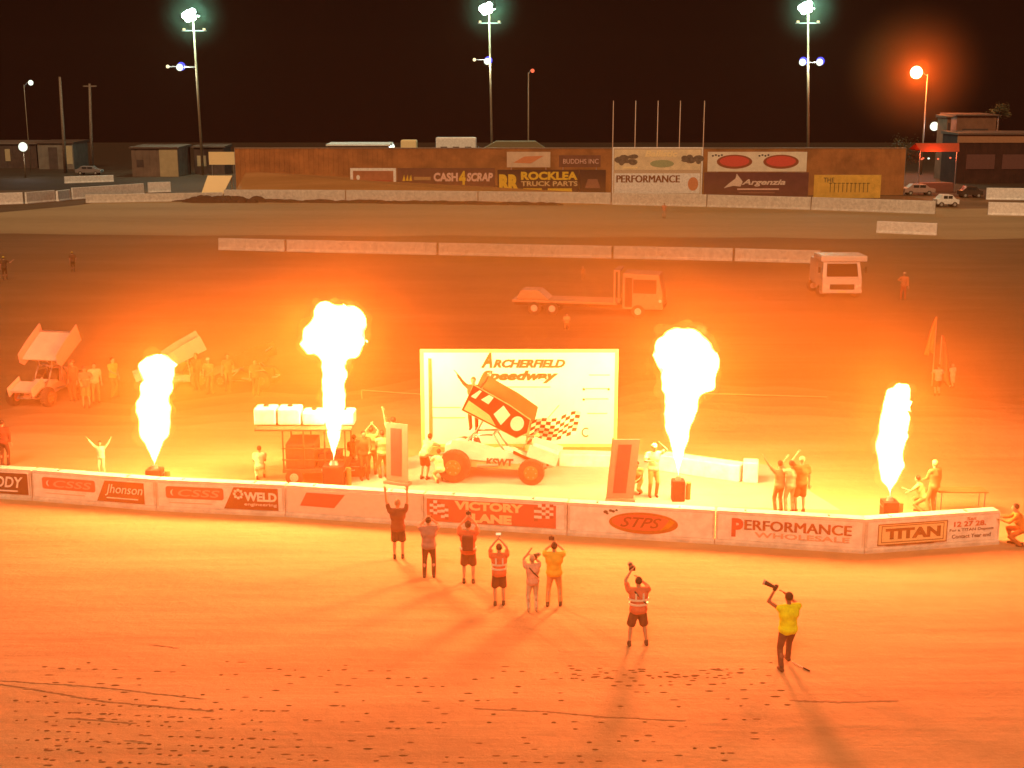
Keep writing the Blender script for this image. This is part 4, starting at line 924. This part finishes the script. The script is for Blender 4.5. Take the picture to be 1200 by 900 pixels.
    e.build('eye', inkm, t); MB().ball(head+Vector((0, .092, -.055)), (.024, .008, .006), 8).build('mouth', mat('lips', (.35, .12, .09), .6, 0), t)
    # hair / cap
    hm = MB(); hm.ball(head+Vector((0, -.016, .038)), (.086, .099, .098), 16)
    bmesh.ops.bisect_plane(hm.bm, geom=hm.bm.verts[:]+hm.bm.edges[:]+hm.bm.faces[:], plane_co=head+Vector((0, .02, .012)), plane_no=Vector((0, .85, -.55)).normalized(), clear_outer=True)
    if longhair: hm.ball(head+Vector((0, -.07, -.09)), (.075, .04, .16), 12)
    hm.build('hair', mat('hair_%.2f_%.2f' % hair[:2], hair, .7, .25, 30), t, smooth=True)
    if cap:
        cm_ = mat('cap_%.2f_%.2f_%.2f' % cap, cap, .8, .1); c = MB(); c.ball(head+Vector((0, -.005, .06)), (.092, .105, .085), 16)
        bmesh.ops.bisect_plane(c.bm, geom=c.bm.verts[:]+c.bm.edges[:]+c.bm.faces[:], plane_co=head+Vector((0, 0, .055)), plane_no=Vector((0, 0, -1)), clear_outer=True)
        c.ball(head+Vector((0, .11, .06)), (.07, .07, .010), 12); c.build('cap', cm_, t, smooth=True)
    # clothes
    tm = mat('cloth_%.2f_%.2f_%.2f' % top, top, .85, .12, 9); bmt = mat('cloth_%.2f_%.2f_%.2f' % bottom, bottom, .9, .14, 9)
    mb = MB(); torso(mb, .022)
    for S, E, Wp in ((SL, EL, WL), (SR, ER, WR)):
        if sleeves == 'short': mb.ball(S, .064, 12); cone(mb, S, S.lerp(E, .72), .066, .064)
        elif sleeves == 'long': mb.cap(S, E, .066, .054, 12); cone(mb, E, E.lerp(Wp, .92), .054, .040)
        else: mb.ball(S, .060, 10)
    me = remesh(mb, vox, 3); c = bmesh.new(); c.from_mesh(me)
    bmesh.ops.bisect_plane(c, geom=c.verts[:]+c.edges[:]+c.faces[:], plane_co=(0, 0, hip-.93+hem), plane_no=(0, 0, -1), clear_outer=True)
    for v in c.verts:
        n_ = noise.noise(v.co*9)*.014; v.co += v.normal*n_
    me = bpy.data.meshes.new('shirt'); c.to_mesh(me); c.free(); shirt = link('shirt' if not stripes else 'vest', me, tm, t, True)
    if stripes:
        sm_ = mat('reflective_strip', (.80, .72, .62), .35, .05)
        for z in stripes:
            z += tz; m2 = MB(); rx = (.186 if z > 1.2+tz else .176)*f+.012; ry = (.125 if z > 1.2+tz else .122)*f+.012
            m2.poly([((rx)*math.cos(a*math.pi/14), y1*.6+(ry)*math.sin(a*math.pi/14)) for a in range(28)], (z-.022, z+.022), axis=2)
            m2.build('reflective_band', sm_, shirt)
        for sg in (-1, 1): MB().box((sg*.09-.02, -.135*f+y1*.8, 1.22+tz), (sg*.09+.02, -.122*f+y1*.8, 1.40+tz)).build('reflective_band', sm_, shirt)
    mb = MB(); mb.ball(hipv+Vector((0, -.01, .0)), (.163*f, .118*f, .13), 16)
    if skirt: cone(mb, hipv, hipv-Vector((0, 0, .5)), .16, .22, 16)
    for h_, K, A_ in ((HL, KL, AL), (HR, KR, AR)):
        mb.ball(h_, .088*f, 12)
        if shorts: cone(mb, h_, h_.lerp(K, .97), .090*f, .088*f)
        else:
            mb.cap(h_, K, .089*f, .070, 12); cone(mb, K, A_-Vector((0, 0, .03)), .070, .060)
    me = remesh(mb, vox, 3); c = bmesh.new(); c.from_mesh(me)
    bmesh.ops.bisect_plane(c, geom=c.verts[:]+c.edges[:]+c.faces[:], plane_co=(0, 0, hip+.07), plane_no=(0, 0, 1), clear_outer=True)
    me = bpy.data.meshes.new('shorts'); c.to_mesh(me); c.free(); link('shorts' if shorts else 'trousers', me, bmt, t, True)
    shm = mat('shoe_%.2f' % shoes[0], shoes, .6, .1)
    for A_ in (AL, AR):
        m2 = MB().cap(A_-Vector((0, .045, .038)), A_+Vector((0, .135, -.05)), .046, .038, 10).cyl(A_-Vector((0, .01, .05)), A_+Vector((0, -.01, .06)), .047, .045, 12)
        for v in m2.bm.verts: v.co.z = max(v.co.z, .003)
        m2.build('shoe', shm, t, smooth=True)
    if backpack:
        b = MB().box((-.15, -.30+y1, 1.02+tz), (.15, -.13+y1, 1.44+tz)); b.build('backpack', mat('pack_%.2f' % backpack[0], backpack, .85, .2), t, bevel=.05, seg=3)
    if straps:
        MB().tube([(-.12, -.13, 1.45+tz), (.0, -.15, 1.30+tz), (.17, -.10, 1.12+tz)], .018).build('shoulder_strap', black, t)
    t['_g'] = 0; del t['_g']
    def world(v): return Matrix.Translation(Vector(loc)) @ Matrix.Rotation(rz, 4, 'Z') @ (Vector(v)*s)
    return t, world, (WL+(WL-EL).normalized()*.07, WR+(WR-ER).normalized()*.07), head
def camera_thing(wp, rz, label, tele=.0, sc=1, tilt=0, cat='camera'):
    t = thing('camera', label, cat, wp, rz, 'cameras held by the photographers'); t.scale = (sc, sc, sc); t.rotation_euler = (tilt, 0, rz)
    MB().box((-.07, -.035, -.045), (.07, .035, .045)).box((-.025, -.035, .045), (.025, .03, .07)).build('camera_body', black, t, bevel=.008)
    MB().cyl((0, .035, 0), (0, .10+tele, 0), .034, .034+.12*tele, 14).build('lens', black, t); 
    if tele: MB().cyl((0, .10+tele, 0), (0, .14+tele, 0), .055, .062, 14).build('lens_hood', mat('lens_pale', (.4, .36, .32), .5), t)
def phone_thing(wp, rz, label, lit=True):
    t = thing('phone', label, 'phone', wp, rz, 'phones held up by spectators')
    MB().box((-.075, -.006, -.04), (.075, .006, .04)).build('case', black, t, bevel=.004)
    MB().box((-.068, -.0095, -.034), (.068, -.0065, .034)).build('screen', emis('phone_screen', (1, .62, .30), 1.4) if lit else black, t)
fg = 'photographers and officials on the track side of the barriers'
def mid(w, h): return (w(h[0])+w(h[1]))/2
# 1 arms raised
person(G(467, 655), R(0), 'man in dark shirt and shorts with both arms thrown up facing the flames', 'up', 'up2', (.13, .045, .03), (.05, .03, .025), True, H=1.80, group=fg, hair=(.35, .22, .14), skin=mat('skin_tan', (.50, .27, .17), .6, .05), fat=1.22, hem=.80)
# 2
_, w_, h_, hd = person(G(503, 677), R(0), 'man in grey shirt and long dark trousers behind the end of the VICTORY LANE barrier', 'cam', 'cam', (.30, .20, .20), (.07, .035, .03), False, H=1.78, group=fg, lf=(-.13, 0), rf=(.13, .02), fat=1.22)
phone_thing(w_(Vector((0, .36, 1.62))), 0, 'dark phone held before the face of the man in the grey shirt', False)
# 3
_, w_, h_, hd = person(G(549, 684), R(0), 'photographer in red vest with dark backpack and loose dark shorts', 'camhi', 'camhi', (.62, .14, .08), (.13, .05, .03), True, H=1.80, group=fg, backpack=(.12, .04, .03), stripes=(1.02,), fat=1.25, lf=(-.12, .03), rf=(.13, 0), cap=(.06, .03, .03))
camera_thing(w_(Vector((0, .38, 1.86))), 0, 'black camera raised above the head of the photographer with the backpack')
# 4
_, w_, h_, hd = person(G(585, 710), R(3), 'man in orange hi-vis vest and dark shorts filming with a raised phone', 'camhi', 'camhi', (.72, .17, .08), (.11, .035, .025), True, H=1.72, group=fg, stripes=(1.20, 1.08), fat=1.16)
phone_thing(w_(Vector((0, .40, 1.90))), R(3), 'bright phone raised over the head of the man in the orange vest')
# 5
_, w_, h_, hd = person(G(624, 717), R(8), 'person in pale pink top and light trousers with a dark strap, beside the yellow shirt', 'camhi', 'cam', (.72, .38, .30), (.66, .52, .42), False, H=1.55, group=fg, straps=1, shoes=(.5, .3, .2), lean=.05, hair=(.55, .38, .28))
camera_thing(w_(Vector((.12, .33, 1.60))), R(-30), 'dark camera held up by the person in the pale pink top', .05)
# 6
_, w_, h_, hd = person(G(649, 711), R(-3), 'man in yellow shirt and tan trousers aiming a camera', 'cam', 'cam', (.80, .50, .06), (.62, .34, .15), False, H=1.78, group=fg, lf=(-.16, 0), rf=(.17, .04), fat=1.25)
camera_thing(w_(Vector((-.08, .36, 1.74))), 0, 'dark camera raised by the man in the yellow shirt')
# 7
_, w_, h_, hd = person(G(747, 757), R(5), 'photographer in striped orange-red vest and short dark shorts standing alone at centre right', (.14, .30, 1.80), 'cam', (.72, .18, .10), (.13, .05, .035), True, H=1.78, group=fg, stripes=(1.22, 1.10), lf=(-.20, 0), rf=(.22, .02), fat=1.28, straps=1)
camera_thing(w_(Vector((-.10, .36, 1.84))), R(10), 'camera with pale lens held high by the lone photographer in the orange-red vest', .05, 1.1, .2)
# 8
_, w_, h_, hd = person(G(921, 785), R(14), 'photographer in plain yellow vest and brown trousers nearest the viewer at right', (.20, .33, 1.68), (.04, .28, 1.62), (.85, .90, .02), (.17, .07, .045), False, H=1.92, group=fg, lf=(-.14, -.06), rf=(.20, .34), sleeves='none', fat=1.28, skin=mat('skin_deep', (.30, .13, .08), .6, .05), shoes=(.06, .03, .02), hem=.84)
camera_thing(w_(Vector((-.15, .36, 1.74))), R(60), 'large telephoto camera aimed upward by the nearest photographer in yellow', .13, 1.15, .30)
t = thing('monopod', 'folded monopod lying on the clay by the feet of the nearest photographer', 'monopod', G(928, 777), R(-58))
MB().cyl((0, 0, .03), (.38, 0, .03), .012, .014, 8).build('leg', alu, t); MB().cyl((.38, 0, .03), (.58, 0, .03), .022, .02, 10).build('grip', black, t)

gb = 'crew and officials beyond the barriers'
pale = (.74, .62, .48)
def P(px, py, rz, label, Y=None, **k):
    loc = G(px, py) if Y is None else Vector((W(px, py, Y).x, Y, 0))
    k.setdefault('vox', .028); k.setdefault('group', gb)
    return person(loc, R(rz), label, **k)
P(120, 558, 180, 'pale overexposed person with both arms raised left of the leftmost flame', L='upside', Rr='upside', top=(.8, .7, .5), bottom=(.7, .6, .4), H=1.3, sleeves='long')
P(6, 546, 0, 'man in dark clothes at the left frame edge behind the BODY barrier', L='down', Rr='down', top=(.12, .045, .03), bottom=(.05, .03, .025), H=1.72, sleeves='long')
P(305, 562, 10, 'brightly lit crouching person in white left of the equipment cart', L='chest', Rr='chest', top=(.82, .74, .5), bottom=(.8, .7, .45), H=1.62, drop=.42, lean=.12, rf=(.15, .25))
P(88, 470, 150, 'crew member in red overalls nearest the pale sprint car', L='down', Rr='down', top=(.60, .12, .06), bottom=(.55, .11, .05), H=1.85, sleeves='long', cap=(.5, .12, .08), lf=(-.1, 0))
P(102, 478, 190, 'crew member in red shirt and red cap holding hands at the waist', L='chest', Rr='hold', top=(.66, .16, .10), bottom=(.50, .16, .07), H=1.85, cap=(.7, .1, .07), shorts=True)
P(113, 472, 200, 'crew member in pale orange shirt just behind the red cap', L='down', Rr='hip', top=(.68, .42, .26), bottom=(.42, .2, .1), H=1.80)
P(134, 466, 240, 'person in yellow shirt standing apart right of the red shirts', L='down', Rr='hold', top=(.72, .40, .10), bottom=(.34, .15, .06), H=1.85)
P(247, 462, 170, 'crew member in white cap leaning over the dark brown sprint car', L='hold', Rr='hold', top=(.40, .18, .08), bottom=(.3, .12, .06), H=1.75, cap=(.75, .6, .45), lean=.1)
P(268, 458, 200, 'crew member in brown shirt behind the dark brown sprint car', L='hip', Rr='down', top=(.34, .14, .06), bottom=(.28, .12, .06), H=1.75)
P(232, 458, 150, 'crew member in dark overalls left of the dark brown sprint car', L='down', Rr='hold', top=(.16, .06, .03), bottom=(.14, .05, .03), H=1.78, sleeves='long')
P(300, 464, 200, 'crew member in rust shirt at the right end of the dark brown sprint car', L='chest', Rr='down', top=(.3, .11, .05), bottom=(.12, .05, .03), H=1.7)
P(86, 319, 30, 'lone marshal with yellow cap standing in the dark infield at left', L='down', Rr='hip', top=(.12, .06, .04), bottom=(.05, .03, .02), H=1.6, cap=(.8, .6, .1))
P(6, 328, 20, 'dark marshal in yellow-green cap at the left frame edge of the infield', L='down', Rr='side', top=(.08, .05, .03), bottom=(.06, .03, .02), H=1.75, cap=(.7, .7, .1))
P(683, 328, 180, 'distant small person in pale cap above the flatbed truck', L='down', Rr='down', top=(.4, .18, .08), bottom=(.28, .12, .05), H=1.0, cap=(.75, .5, .3), vox=.03)
P(664, 386, 180, 'small crouching person on the infield below the flatbed truck', L='chest', Rr='chest', top=(.6, .35, .18), bottom=(.35, .16, .07), H=1.3, drop=.4, lean=.1)
P(778, 256, 180, 'faint distant person in red on the back track', L='down', Rr='hip', top=(.65, .25, .15), bottom=(.5, .3, .2), H=1.75, vox=.04)
P(1058, 352, 160, 'marshal in red overalls with the lit part coloured paler on the right infield', L='down', Rr='fwd', top=(.60, .22, .10), bottom=(.42, .09, .05), H=1.9, sleeves='long', cap=(.85, .65, .4))  # paler top stands for the flame light on this figure
P(1098, 464, 0, 'child in pink shirt and dark shorts seen from behind under the orange flags', L='chest', Rr='chest', top=(.72, .34, .28), bottom=(.16, .05, .03), H=1.45, shorts=True)
P(1115, 455, 20, 'small person in white right of the child in pink', L='hold', Rr='down', top=(.74, .50, .36), bottom=(.68, .44, .3), H=1.15, hair=(.6, .4, .25), skirt=True)
# orange furled flags
def flag_pole(px, pb, pt, label, m, wd, hh, rot):
    B = G(px, pb); z = W(px, pt, B.y).z; t = thing('flag', label, 'flag', B, R(rot), 'furled orange flags')
    MB().cyl((0, 0, 0), (0, 0, z), .035, .025, 8).build('pole', pal, t)
    mb = MB(); n = 9; rows = []
    for i in range(n+1):
        zz = z-.05-hh*i/n; ww = wd*(.12+.88*(i/n)**.8)
        rows.append([mb.bm.verts.new((ww*k/6, .12*math.sin(k*2.1+i*.3), zz-.22*k*(i/n)/6-.05*math.sin(k*1.7))) for k in range(7)])
    for i in range(n):
        for k in range(6): mb.bm.faces.new((rows[i][k], rows[i][k+1], rows[i+1][k+1], rows[i+1][k]))
    o = mb.build('flag_cloth', m, t, smooth=True); s = o.modifiers.new('solid', 'SOLIDIFY'); s.thickness = .02
fo = mat('flag_orange', (.70, .20, .06), .8, .1)
flag_pole(1092, 452, 371, 'furled orange flag, taller of the two beside the child in pink', fo, -.45, 1.6, 0)
flag_pole(1099, 458, 393, 'short full orange flag directly above the child in pink', mat('flag_red', (.68, .12, .06), .8, .1), .62, 2.1, 0)

# crew round the pad
P(765, 582, 190, 'standing crew member in white shirt with one arm raised between banner and launcher', L=(.2, .2, 1.75), Rr='chest', top=(.80, .70, .46), bottom=(.55, .28, .12), H=1.85, cap=(.8, .7, .5))
P(748, 578, 150, 'crouching crew member with pale gloves beside the leaning banner', L='hold', Rr='fwd', top=(.62, .38, .18), bottom=(.55, .26, .12), H=1.6, drop=.42, lean=.15, rf=(.15, .25))
P(912, 601, 20, 'spectator in mixed pale and red shirt raising both hands behind the PERFORMANCE barrier', L='upside', Rr='fwd', top=(.62, .26, .16), bottom=(.48, .16, .08), H=1.75)
P(925, 602, 10, 'spectator in peach shirt between two others behind the PERFORMANCE barrier', L='camhi', Rr='down', top=(.74, .48, .32), bottom=(.68, .46, .3), H=1.78)
P(937, 602, 5, 'tall spectator in dark orange shirt with bare legs at right of the trio', L='camhi', Rr='down', top=(.42, .13, .05), bottom=(.36, .1, .04), H=1.92, shorts=True, hair=(.6, .4, .2))
P(1092, 604, 30, 'official in brown overalls right of the rightmost flame', L='hold', Rr='down', top=(.46, .20, .09), bottom=(.40, .17, .08), H=1.85, sleeves='long', hair=(.7, .5, .25))
P(1083, 602, 60, 'person bending low beside the official in brown overalls', L='fwd', Rr='hold', top=(.7, .45, .2), bottom=(.4, .2, .1), H=1.6, drop=.3, lean=.25, rf=(.15, .25))
# equipment table by the official
A = G(1106, 603); t = thing('folding_table', 'low folding table behind the TITAN barrier beside the official', 'table', A)
MB().box((-.2, 0, .72), (1.4, .6, .76)).build('tabletop', mat('table_brown', (.4, .18, .08)), t)
for x in (-.1, 1.3):
    for y in (.05, .55): MB().cyl((x, y, 0), (x, y, .72), .02).build('leg', steel, t)
P(1197, 640, 70, 'crouching person in orange at the right frame edge past the TITAN barrier', L='fwd', Rr='fwd', top=(.70, .26, .06), bottom=(.50, .16, .05), H=1.75, drop=.38, lean=.2, rf=(.15, .25), sleeves='long')
# crouched pair left of the winning car
P(497, 562, -30, 'crew member in pale shirt and dark shorts bending left of the winning car', L='hold', Rr='fwd', top=(.76, .58, .36), bottom=(.22, .07, .03), H=1.7, shorts=True, lean=.35)
P(516, 566, 20, 'kneeling person in white against the rear wheel of the winning car', L='fwd', Rr='hold', top=(.84, .74, .48), bottom=(.8, .66, .4), H=1.6, drop=.4, lean=.12, rf=(.15, .3))
for i, (px, py, hh, tp, lb) in enumerate(((436, 556, 1.75, (.50, .25, .12), 'helper in brown shirt with both hands up left of the banner stand'), (449, 560, 1.72, (.66, .42, .22), 'helper in tan shirt just left of the banner stand'), (462, 552, 2.0, (.78, .6, .35), 'tall helper in cream shirt raising a phone behind the banner stand'))):
    P(px, py, 20*i, lb, L=('camhi', 'hold', 'up2')[i], Rr=('camhi', 'down', 'cam')[i], top=tp, bottom=(.42, .2, .09), H=hh)
P(416, 552, 10, 'helper in dark clothes crouching just right of the second flame launcher', L='hold', Rr='fwd', top=(.16, .055, .03), bottom=(.12, .04, .02), H=1.7, drop=.35, lean=.2, rf=(.15, .25), sleeves='long')
P(427, 562, 200, 'helper in dark overalls standing right of the second flame launcher', L='hold', Rr='down', top=(.20, .07, .035), bottom=(.15, .05, .025), H=1.78, sleeves='long')
A = G(412, 560); t = thing('equipment_case', 'dark equipment case on the ground by the helper in dark overalls', 'case', A)
MB().box((-.45, 0, .03), (.45, .5, .55)).build('case_body', mat('case_dark', (.12, .045, .03), .6, .2), t, bevel=.03); MB().box((-.46, -.01, .40), (.46, .51, .43)).build('lid_seam', steel, t); MB().tube([(-.12, -.02, .3), (-.12, -.08, .3), (.12, -.08, .3), (.12, -.02, .3)], .012).build('handle', steel, t)
# driver standing on the car, its feet on the tail tank
fz_ = 1.05*cs
dl = car.matrix_world @ Vector((0, 0, 0))
Mcar = Matrix.Translation(car.location) @ Matrix.Rotation(rz, 4, 'Z') @ Matrix.Scale(cs, 4)
dp = Mcar @ Vector((-.50, .10, 1.36)); dtop = W(553, 441, dp.y).z
print('driver feet', dp, 'head', dtop)
person(Vector((W(555, 470, dp.y).x, dp.y, dp.z)), R(170), 'race winner in dark overalls standing on the car with arms spread wide', 'upside', 'upside', (.28, .08, .04), (.24, .07, .03), H=max(1.5, min(1.9, dtop-dp.z)), sleeves='long', vox=.024, group=gb, hair=(.3, .12, .06), lf=(-.10, 0), rf=(.10, 0))
# person with the chequered flag
q = Mcar @ Vector((1.25, 1.15, 0))
_, w_, h_, hd = person(Vector((W(622, 540, q.y).x, q.y, 0)), R(160), 'person in cream overalls behind the car nose holding the chequered flag', L='chest', Rr='chest', top=(.76, .55, .3), bottom=(.7, .5, .28), H=1.75, sleeves='long', vox=.028, group=gb, cap=(.7, .5, .3))
hp = w_((h_[0]+h_[1])/2)
t = thing('chequered_flag', 'black and white chequered flag flying beside the nose of the winning car', 'flag', hp, 0)
MB().tube([(-.25, 0, -.5), (1.1, -.1, 1.15)], .018).build('pole', steel, t)
fm1 = MB(); fm2 = MB(); NX, NZ = 10, 7
def fp(i, k):
    u, v = i/NX, k/NZ
    return Vector((-.05+u*1.75+v*.35*.9-.12*v, -.12+.16*math.sin(u*7+v*2)+.05*math.sin(v*8), -.32+v*.85+u*.55-.22*u*u+.05*math.sin(u*9)))
for i in range(NX):
    for k in range(NZ):
        m = fm1 if (i+k) % 2 else fm2
        vs = [m.bm.verts.new(p) for p in (fp(i, k), fp(i+1, k), fp(i+1, k+1), fp(i, k+1))]; m.bm.faces.new(vs)
fa_ = fm1.build('white_squares', mat('flag_white', (.85, .78, .6), .8, .05), t); fb_ = fm2.build('black_squares', mat('flag_black', (.05, .01, .006), .8, .1), t)
for o in (fa_, fb_): s = o.modifiers.new('solid', 'SOLIDIFY'); s.thickness = .012

# equipment cart left of the second flame
A = G(330, 572); B = G(404, 574); L = (B-A).length
t = thing('equipment_cart', 'brown equipment cart with cage sides beside the second flame launcher', 'cart', A+Vector((0, .3, 0)))
bc = mat('cart_brown', (.22, .075, .05), .6, .2)
MB().box((0, 0, .45), (L, 1.7, .58)).build('deck', bc, t); MB().box((.1, .1, .58), (L*.5, 1.5, 1.45)).build('cabinet', bc, t, bevel=.04)
mb = MB()
for x in (.02, L*.33, L*.66, L-.05):
    mb.box((x, 0, .58), (x+.05, .05, 1.95)); mb.box((x, 1.65, .58), (x+.05, 1.7, 1.95))
for z in (.9, 1.3): mb.box((0, .0, z), (L, .04, z+.04))
mb.build('cage_frame', mat('frame_rust', (.22, .07, .04), .6, .2), t); MB().box((-.9, -.05, 1.96), (L+.2, 1.75, 2.02)).build('roof_rack', bc, t)
for x in (.4, L-.4): wheel(t, (x, .05, .3), .3, .2, .5); wheel(t, (x, 1.65, .3), .3, .2, .5)
MB().box((L*.55, .2, .58), (L*.9, .9, 1.1)).build('engine', black, t, bevel=.05)
for i, (px, wpx, lb) in enumerate(((313, 26, 'square dull white tank on the cart roof, leftmost of four'), (341, 27, 'bright white rounded tank on the cart roof, second from left'), (369, 26, 'white rounded tank on the cart roof left of the flame'), (404, 26, 'white rounded tank on the cart roof right of the flame'))):
    Yt = A.y+.3+.8; c = W(px, 502, Yt); w2 = wpx/ppm(Yt, 2)/2
    tk = thing('water_tank', lb, 'tank', (c.x, Yt, 2.025), 0, 'white tanks on the cart roof')
    MB().box((-w2, -.35, 0), (w2, .35, .62 if i < 2 else .5)).build('tank_body', white, tk, bevel=.10, seg=3); MB().cyl((0, 0, .6 if i < 2 else .48), (0, 0, .67 if i < 2 else .56), .09, n=14).build('cap', black, tk)
# fence wire and goal post to the right
def wire(a, b, label):
    o = MB().cyl((0, 0, 0), Vector(b)-Vector(a), .022, n=6).build('cable', pal); o.location = a; tag(o, label, 'cable')
Yw = 56
wire(W(826, 461, Yw), W(970, 465, Yw), 'thin pale cable stretched right of the tall right flame')
wire(W(424, 457, Yw), W(496, 462, Yw), 'thin pale cable between the second flame and the backdrop')
for px, pz, lb in ((970, 465, 'thin pale post holding the right end of the cable'), (826, 461, 'thin pale post hidden behind the tall right flame'), (424, 457, 'thin pale post just right of the second flame'), (496, 462, 'thin pale post at the left edge of the backdrop')):
    p = W(px, pz, Yw); o = MB().cyl((0, 0, 0), (0, 0, p.z), .03, n=8).build('cable_post', pal); o.location = (p.x, Yw, 0); tag(o, lb, 'post', 'posts carrying the cables')

# ------------------------------------------------------------------ haze and smoke
def volume(name, me, dens, g, colr=(1, 1, 1), mult=1):
    m = bpy.data.materials.new(name); m.use_nodes = True; nt = m.node_tree; nt.nodes.clear()
    v = nt.nodes.new('ShaderNodeVolumePrincipled'); o = nt.nodes.new('ShaderNodeOutputMaterial')
    v.inputs['Density'].default_value = dens; v.inputs['Anisotropy'].default_value = g; v.inputs['Color'].default_value = colr+(1,)
    nt.links.new(v.outputs[0], o.inputs['Volume']); m.cycles.volume_sampling = 'MULTIPLE_IMPORTANCE'
    return link(name, me, m)
hz = volume('haze', MB().box((-420, -70, -1), (420, 450, 34)).mesh('haze'), HAZE, .35, (1, .62, .38)); tag(hz, 'thin smoky haze hanging over the whole speedway', 'haze', kind='stuff')
mb = MB(); mb.ball((0, 0, 0), 1, 64)
sl_ = volume('pyro_smoke', mb.mesh('pyro_smoke'), .008, .3, (1, .80, .20)); sl_.location = (1, 66, .5); sl_.scale = (48, 78, 10.8)
nt = sl_.data.materials[0].node_tree; N = nt.nodes.new; vn = nt.nodes['Principled Volume']; tc = N('ShaderNodeTexCoord'); le = N('ShaderNodeVectorMath'); le.operation = 'LENGTH'
mr = N('ShaderNodeMapRange'); mr.interpolation_type = 'SMOOTHSTEP'; mr.inputs[1].default_value = 1; mr.inputs[2].default_value = .25; mr.inputs[3].default_value = 0; mr.inputs[4].default_value = .0120
g = N('ShaderNodeNewGeometry'); mp = N('ShaderNodeMapping'); mp.inputs['Scale'].default_value = (.085, .06, .14); nz = N('ShaderNodeTexNoise'); nz.inputs['Scale'].default_value = 1; nz.inputs['Detail'].default_value = 3
cr = N('ShaderNodeMapRange'); cr.inputs[1].default_value = .34; cr.inputs[2].default_value = .66; cr.inputs[3].default_value = .25; cr.inputs[4].default_value = 1.5; mu = N('ShaderNodeMath'); mu.operation = 'MULTIPLY'
L_ = nt.links.new; L_(tc.outputs['Object'], le.inputs[0]); L_(le.outputs['Value'], mr.inputs[0]); L_(g.outputs['Position'], mp.inputs[0]); L_(mp.outputs[0], nz.inputs['Vector']); L_(nz.outputs['Fac'], cr.inputs[0])
L_(cr.outputs[0], mu.inputs[0]); L_(mr.outputs[0], mu.inputs[1]); L_(mu.outputs[0], vn.inputs['Density'])
cy.volume_step_rate = 2.5; cy.volume_max_steps = 128
tag(sl_, 'low bank of thin smoke glowing orange round the flames', 'smoke', kind='stuff')
def radial(o, r0, r1, dmax):
    nt = o.data.materials[0].node_tree; vn = nt.nodes['Principled Volume']; tc = nt.nodes.new('ShaderNodeTexCoord'); le = nt.nodes.new('ShaderNodeVectorMath'); le.operation = 'LENGTH'
    mr = nt.nodes.new('ShaderNodeMapRange'); mr.interpolation_type = 'SMOOTHSTEP'
    for k, v in enumerate((r0, r1, 0, dmax)): mr.inputs[k+1].default_value = v
    nt.links.new(tc.outputs['Object'], le.inputs[0]); nt.links.new(le.outputs['Value'], mr.inputs[0]); nt.links.new(mr.outputs[0], vn.inputs['Density'])
for px, py, Yp, rr, dn, cc, lb in ((226, 19, G(238, 205).y, 7, .0032, (.62, 1, .78), 'thin mist volume added for the glow of the left floodlight'), (573, 11, G(577, 200).y, 7, .0032, (.62, 1, .78), 'thin mist volume added for the glow of the centre floodlight'), (947, 10, G(947, 205).y, 7, .0032, (.62, 1, .78), 'thin mist volume added for the glow of the right floodlight'), (1073, 85, G(1079, 205).y, 14, .010, (1, .42, .12), 'orange mist volume added for the glow of the sodium lamp')):
    m_ = MB(); m_.ball((0, 0, 0), (rr, rr, rr), 32); o = volume('lamp_halo', m_.mesh('halo'), dn, 0, cc); o.location = W(px, py, Yp-1); radial(o, rr, 0, dn); tag(o, lb, 'halo', kind='stuff')  # tinted puffs added only to give each lamp a glow

bpy.data.scenes.remove(tmp_scene)
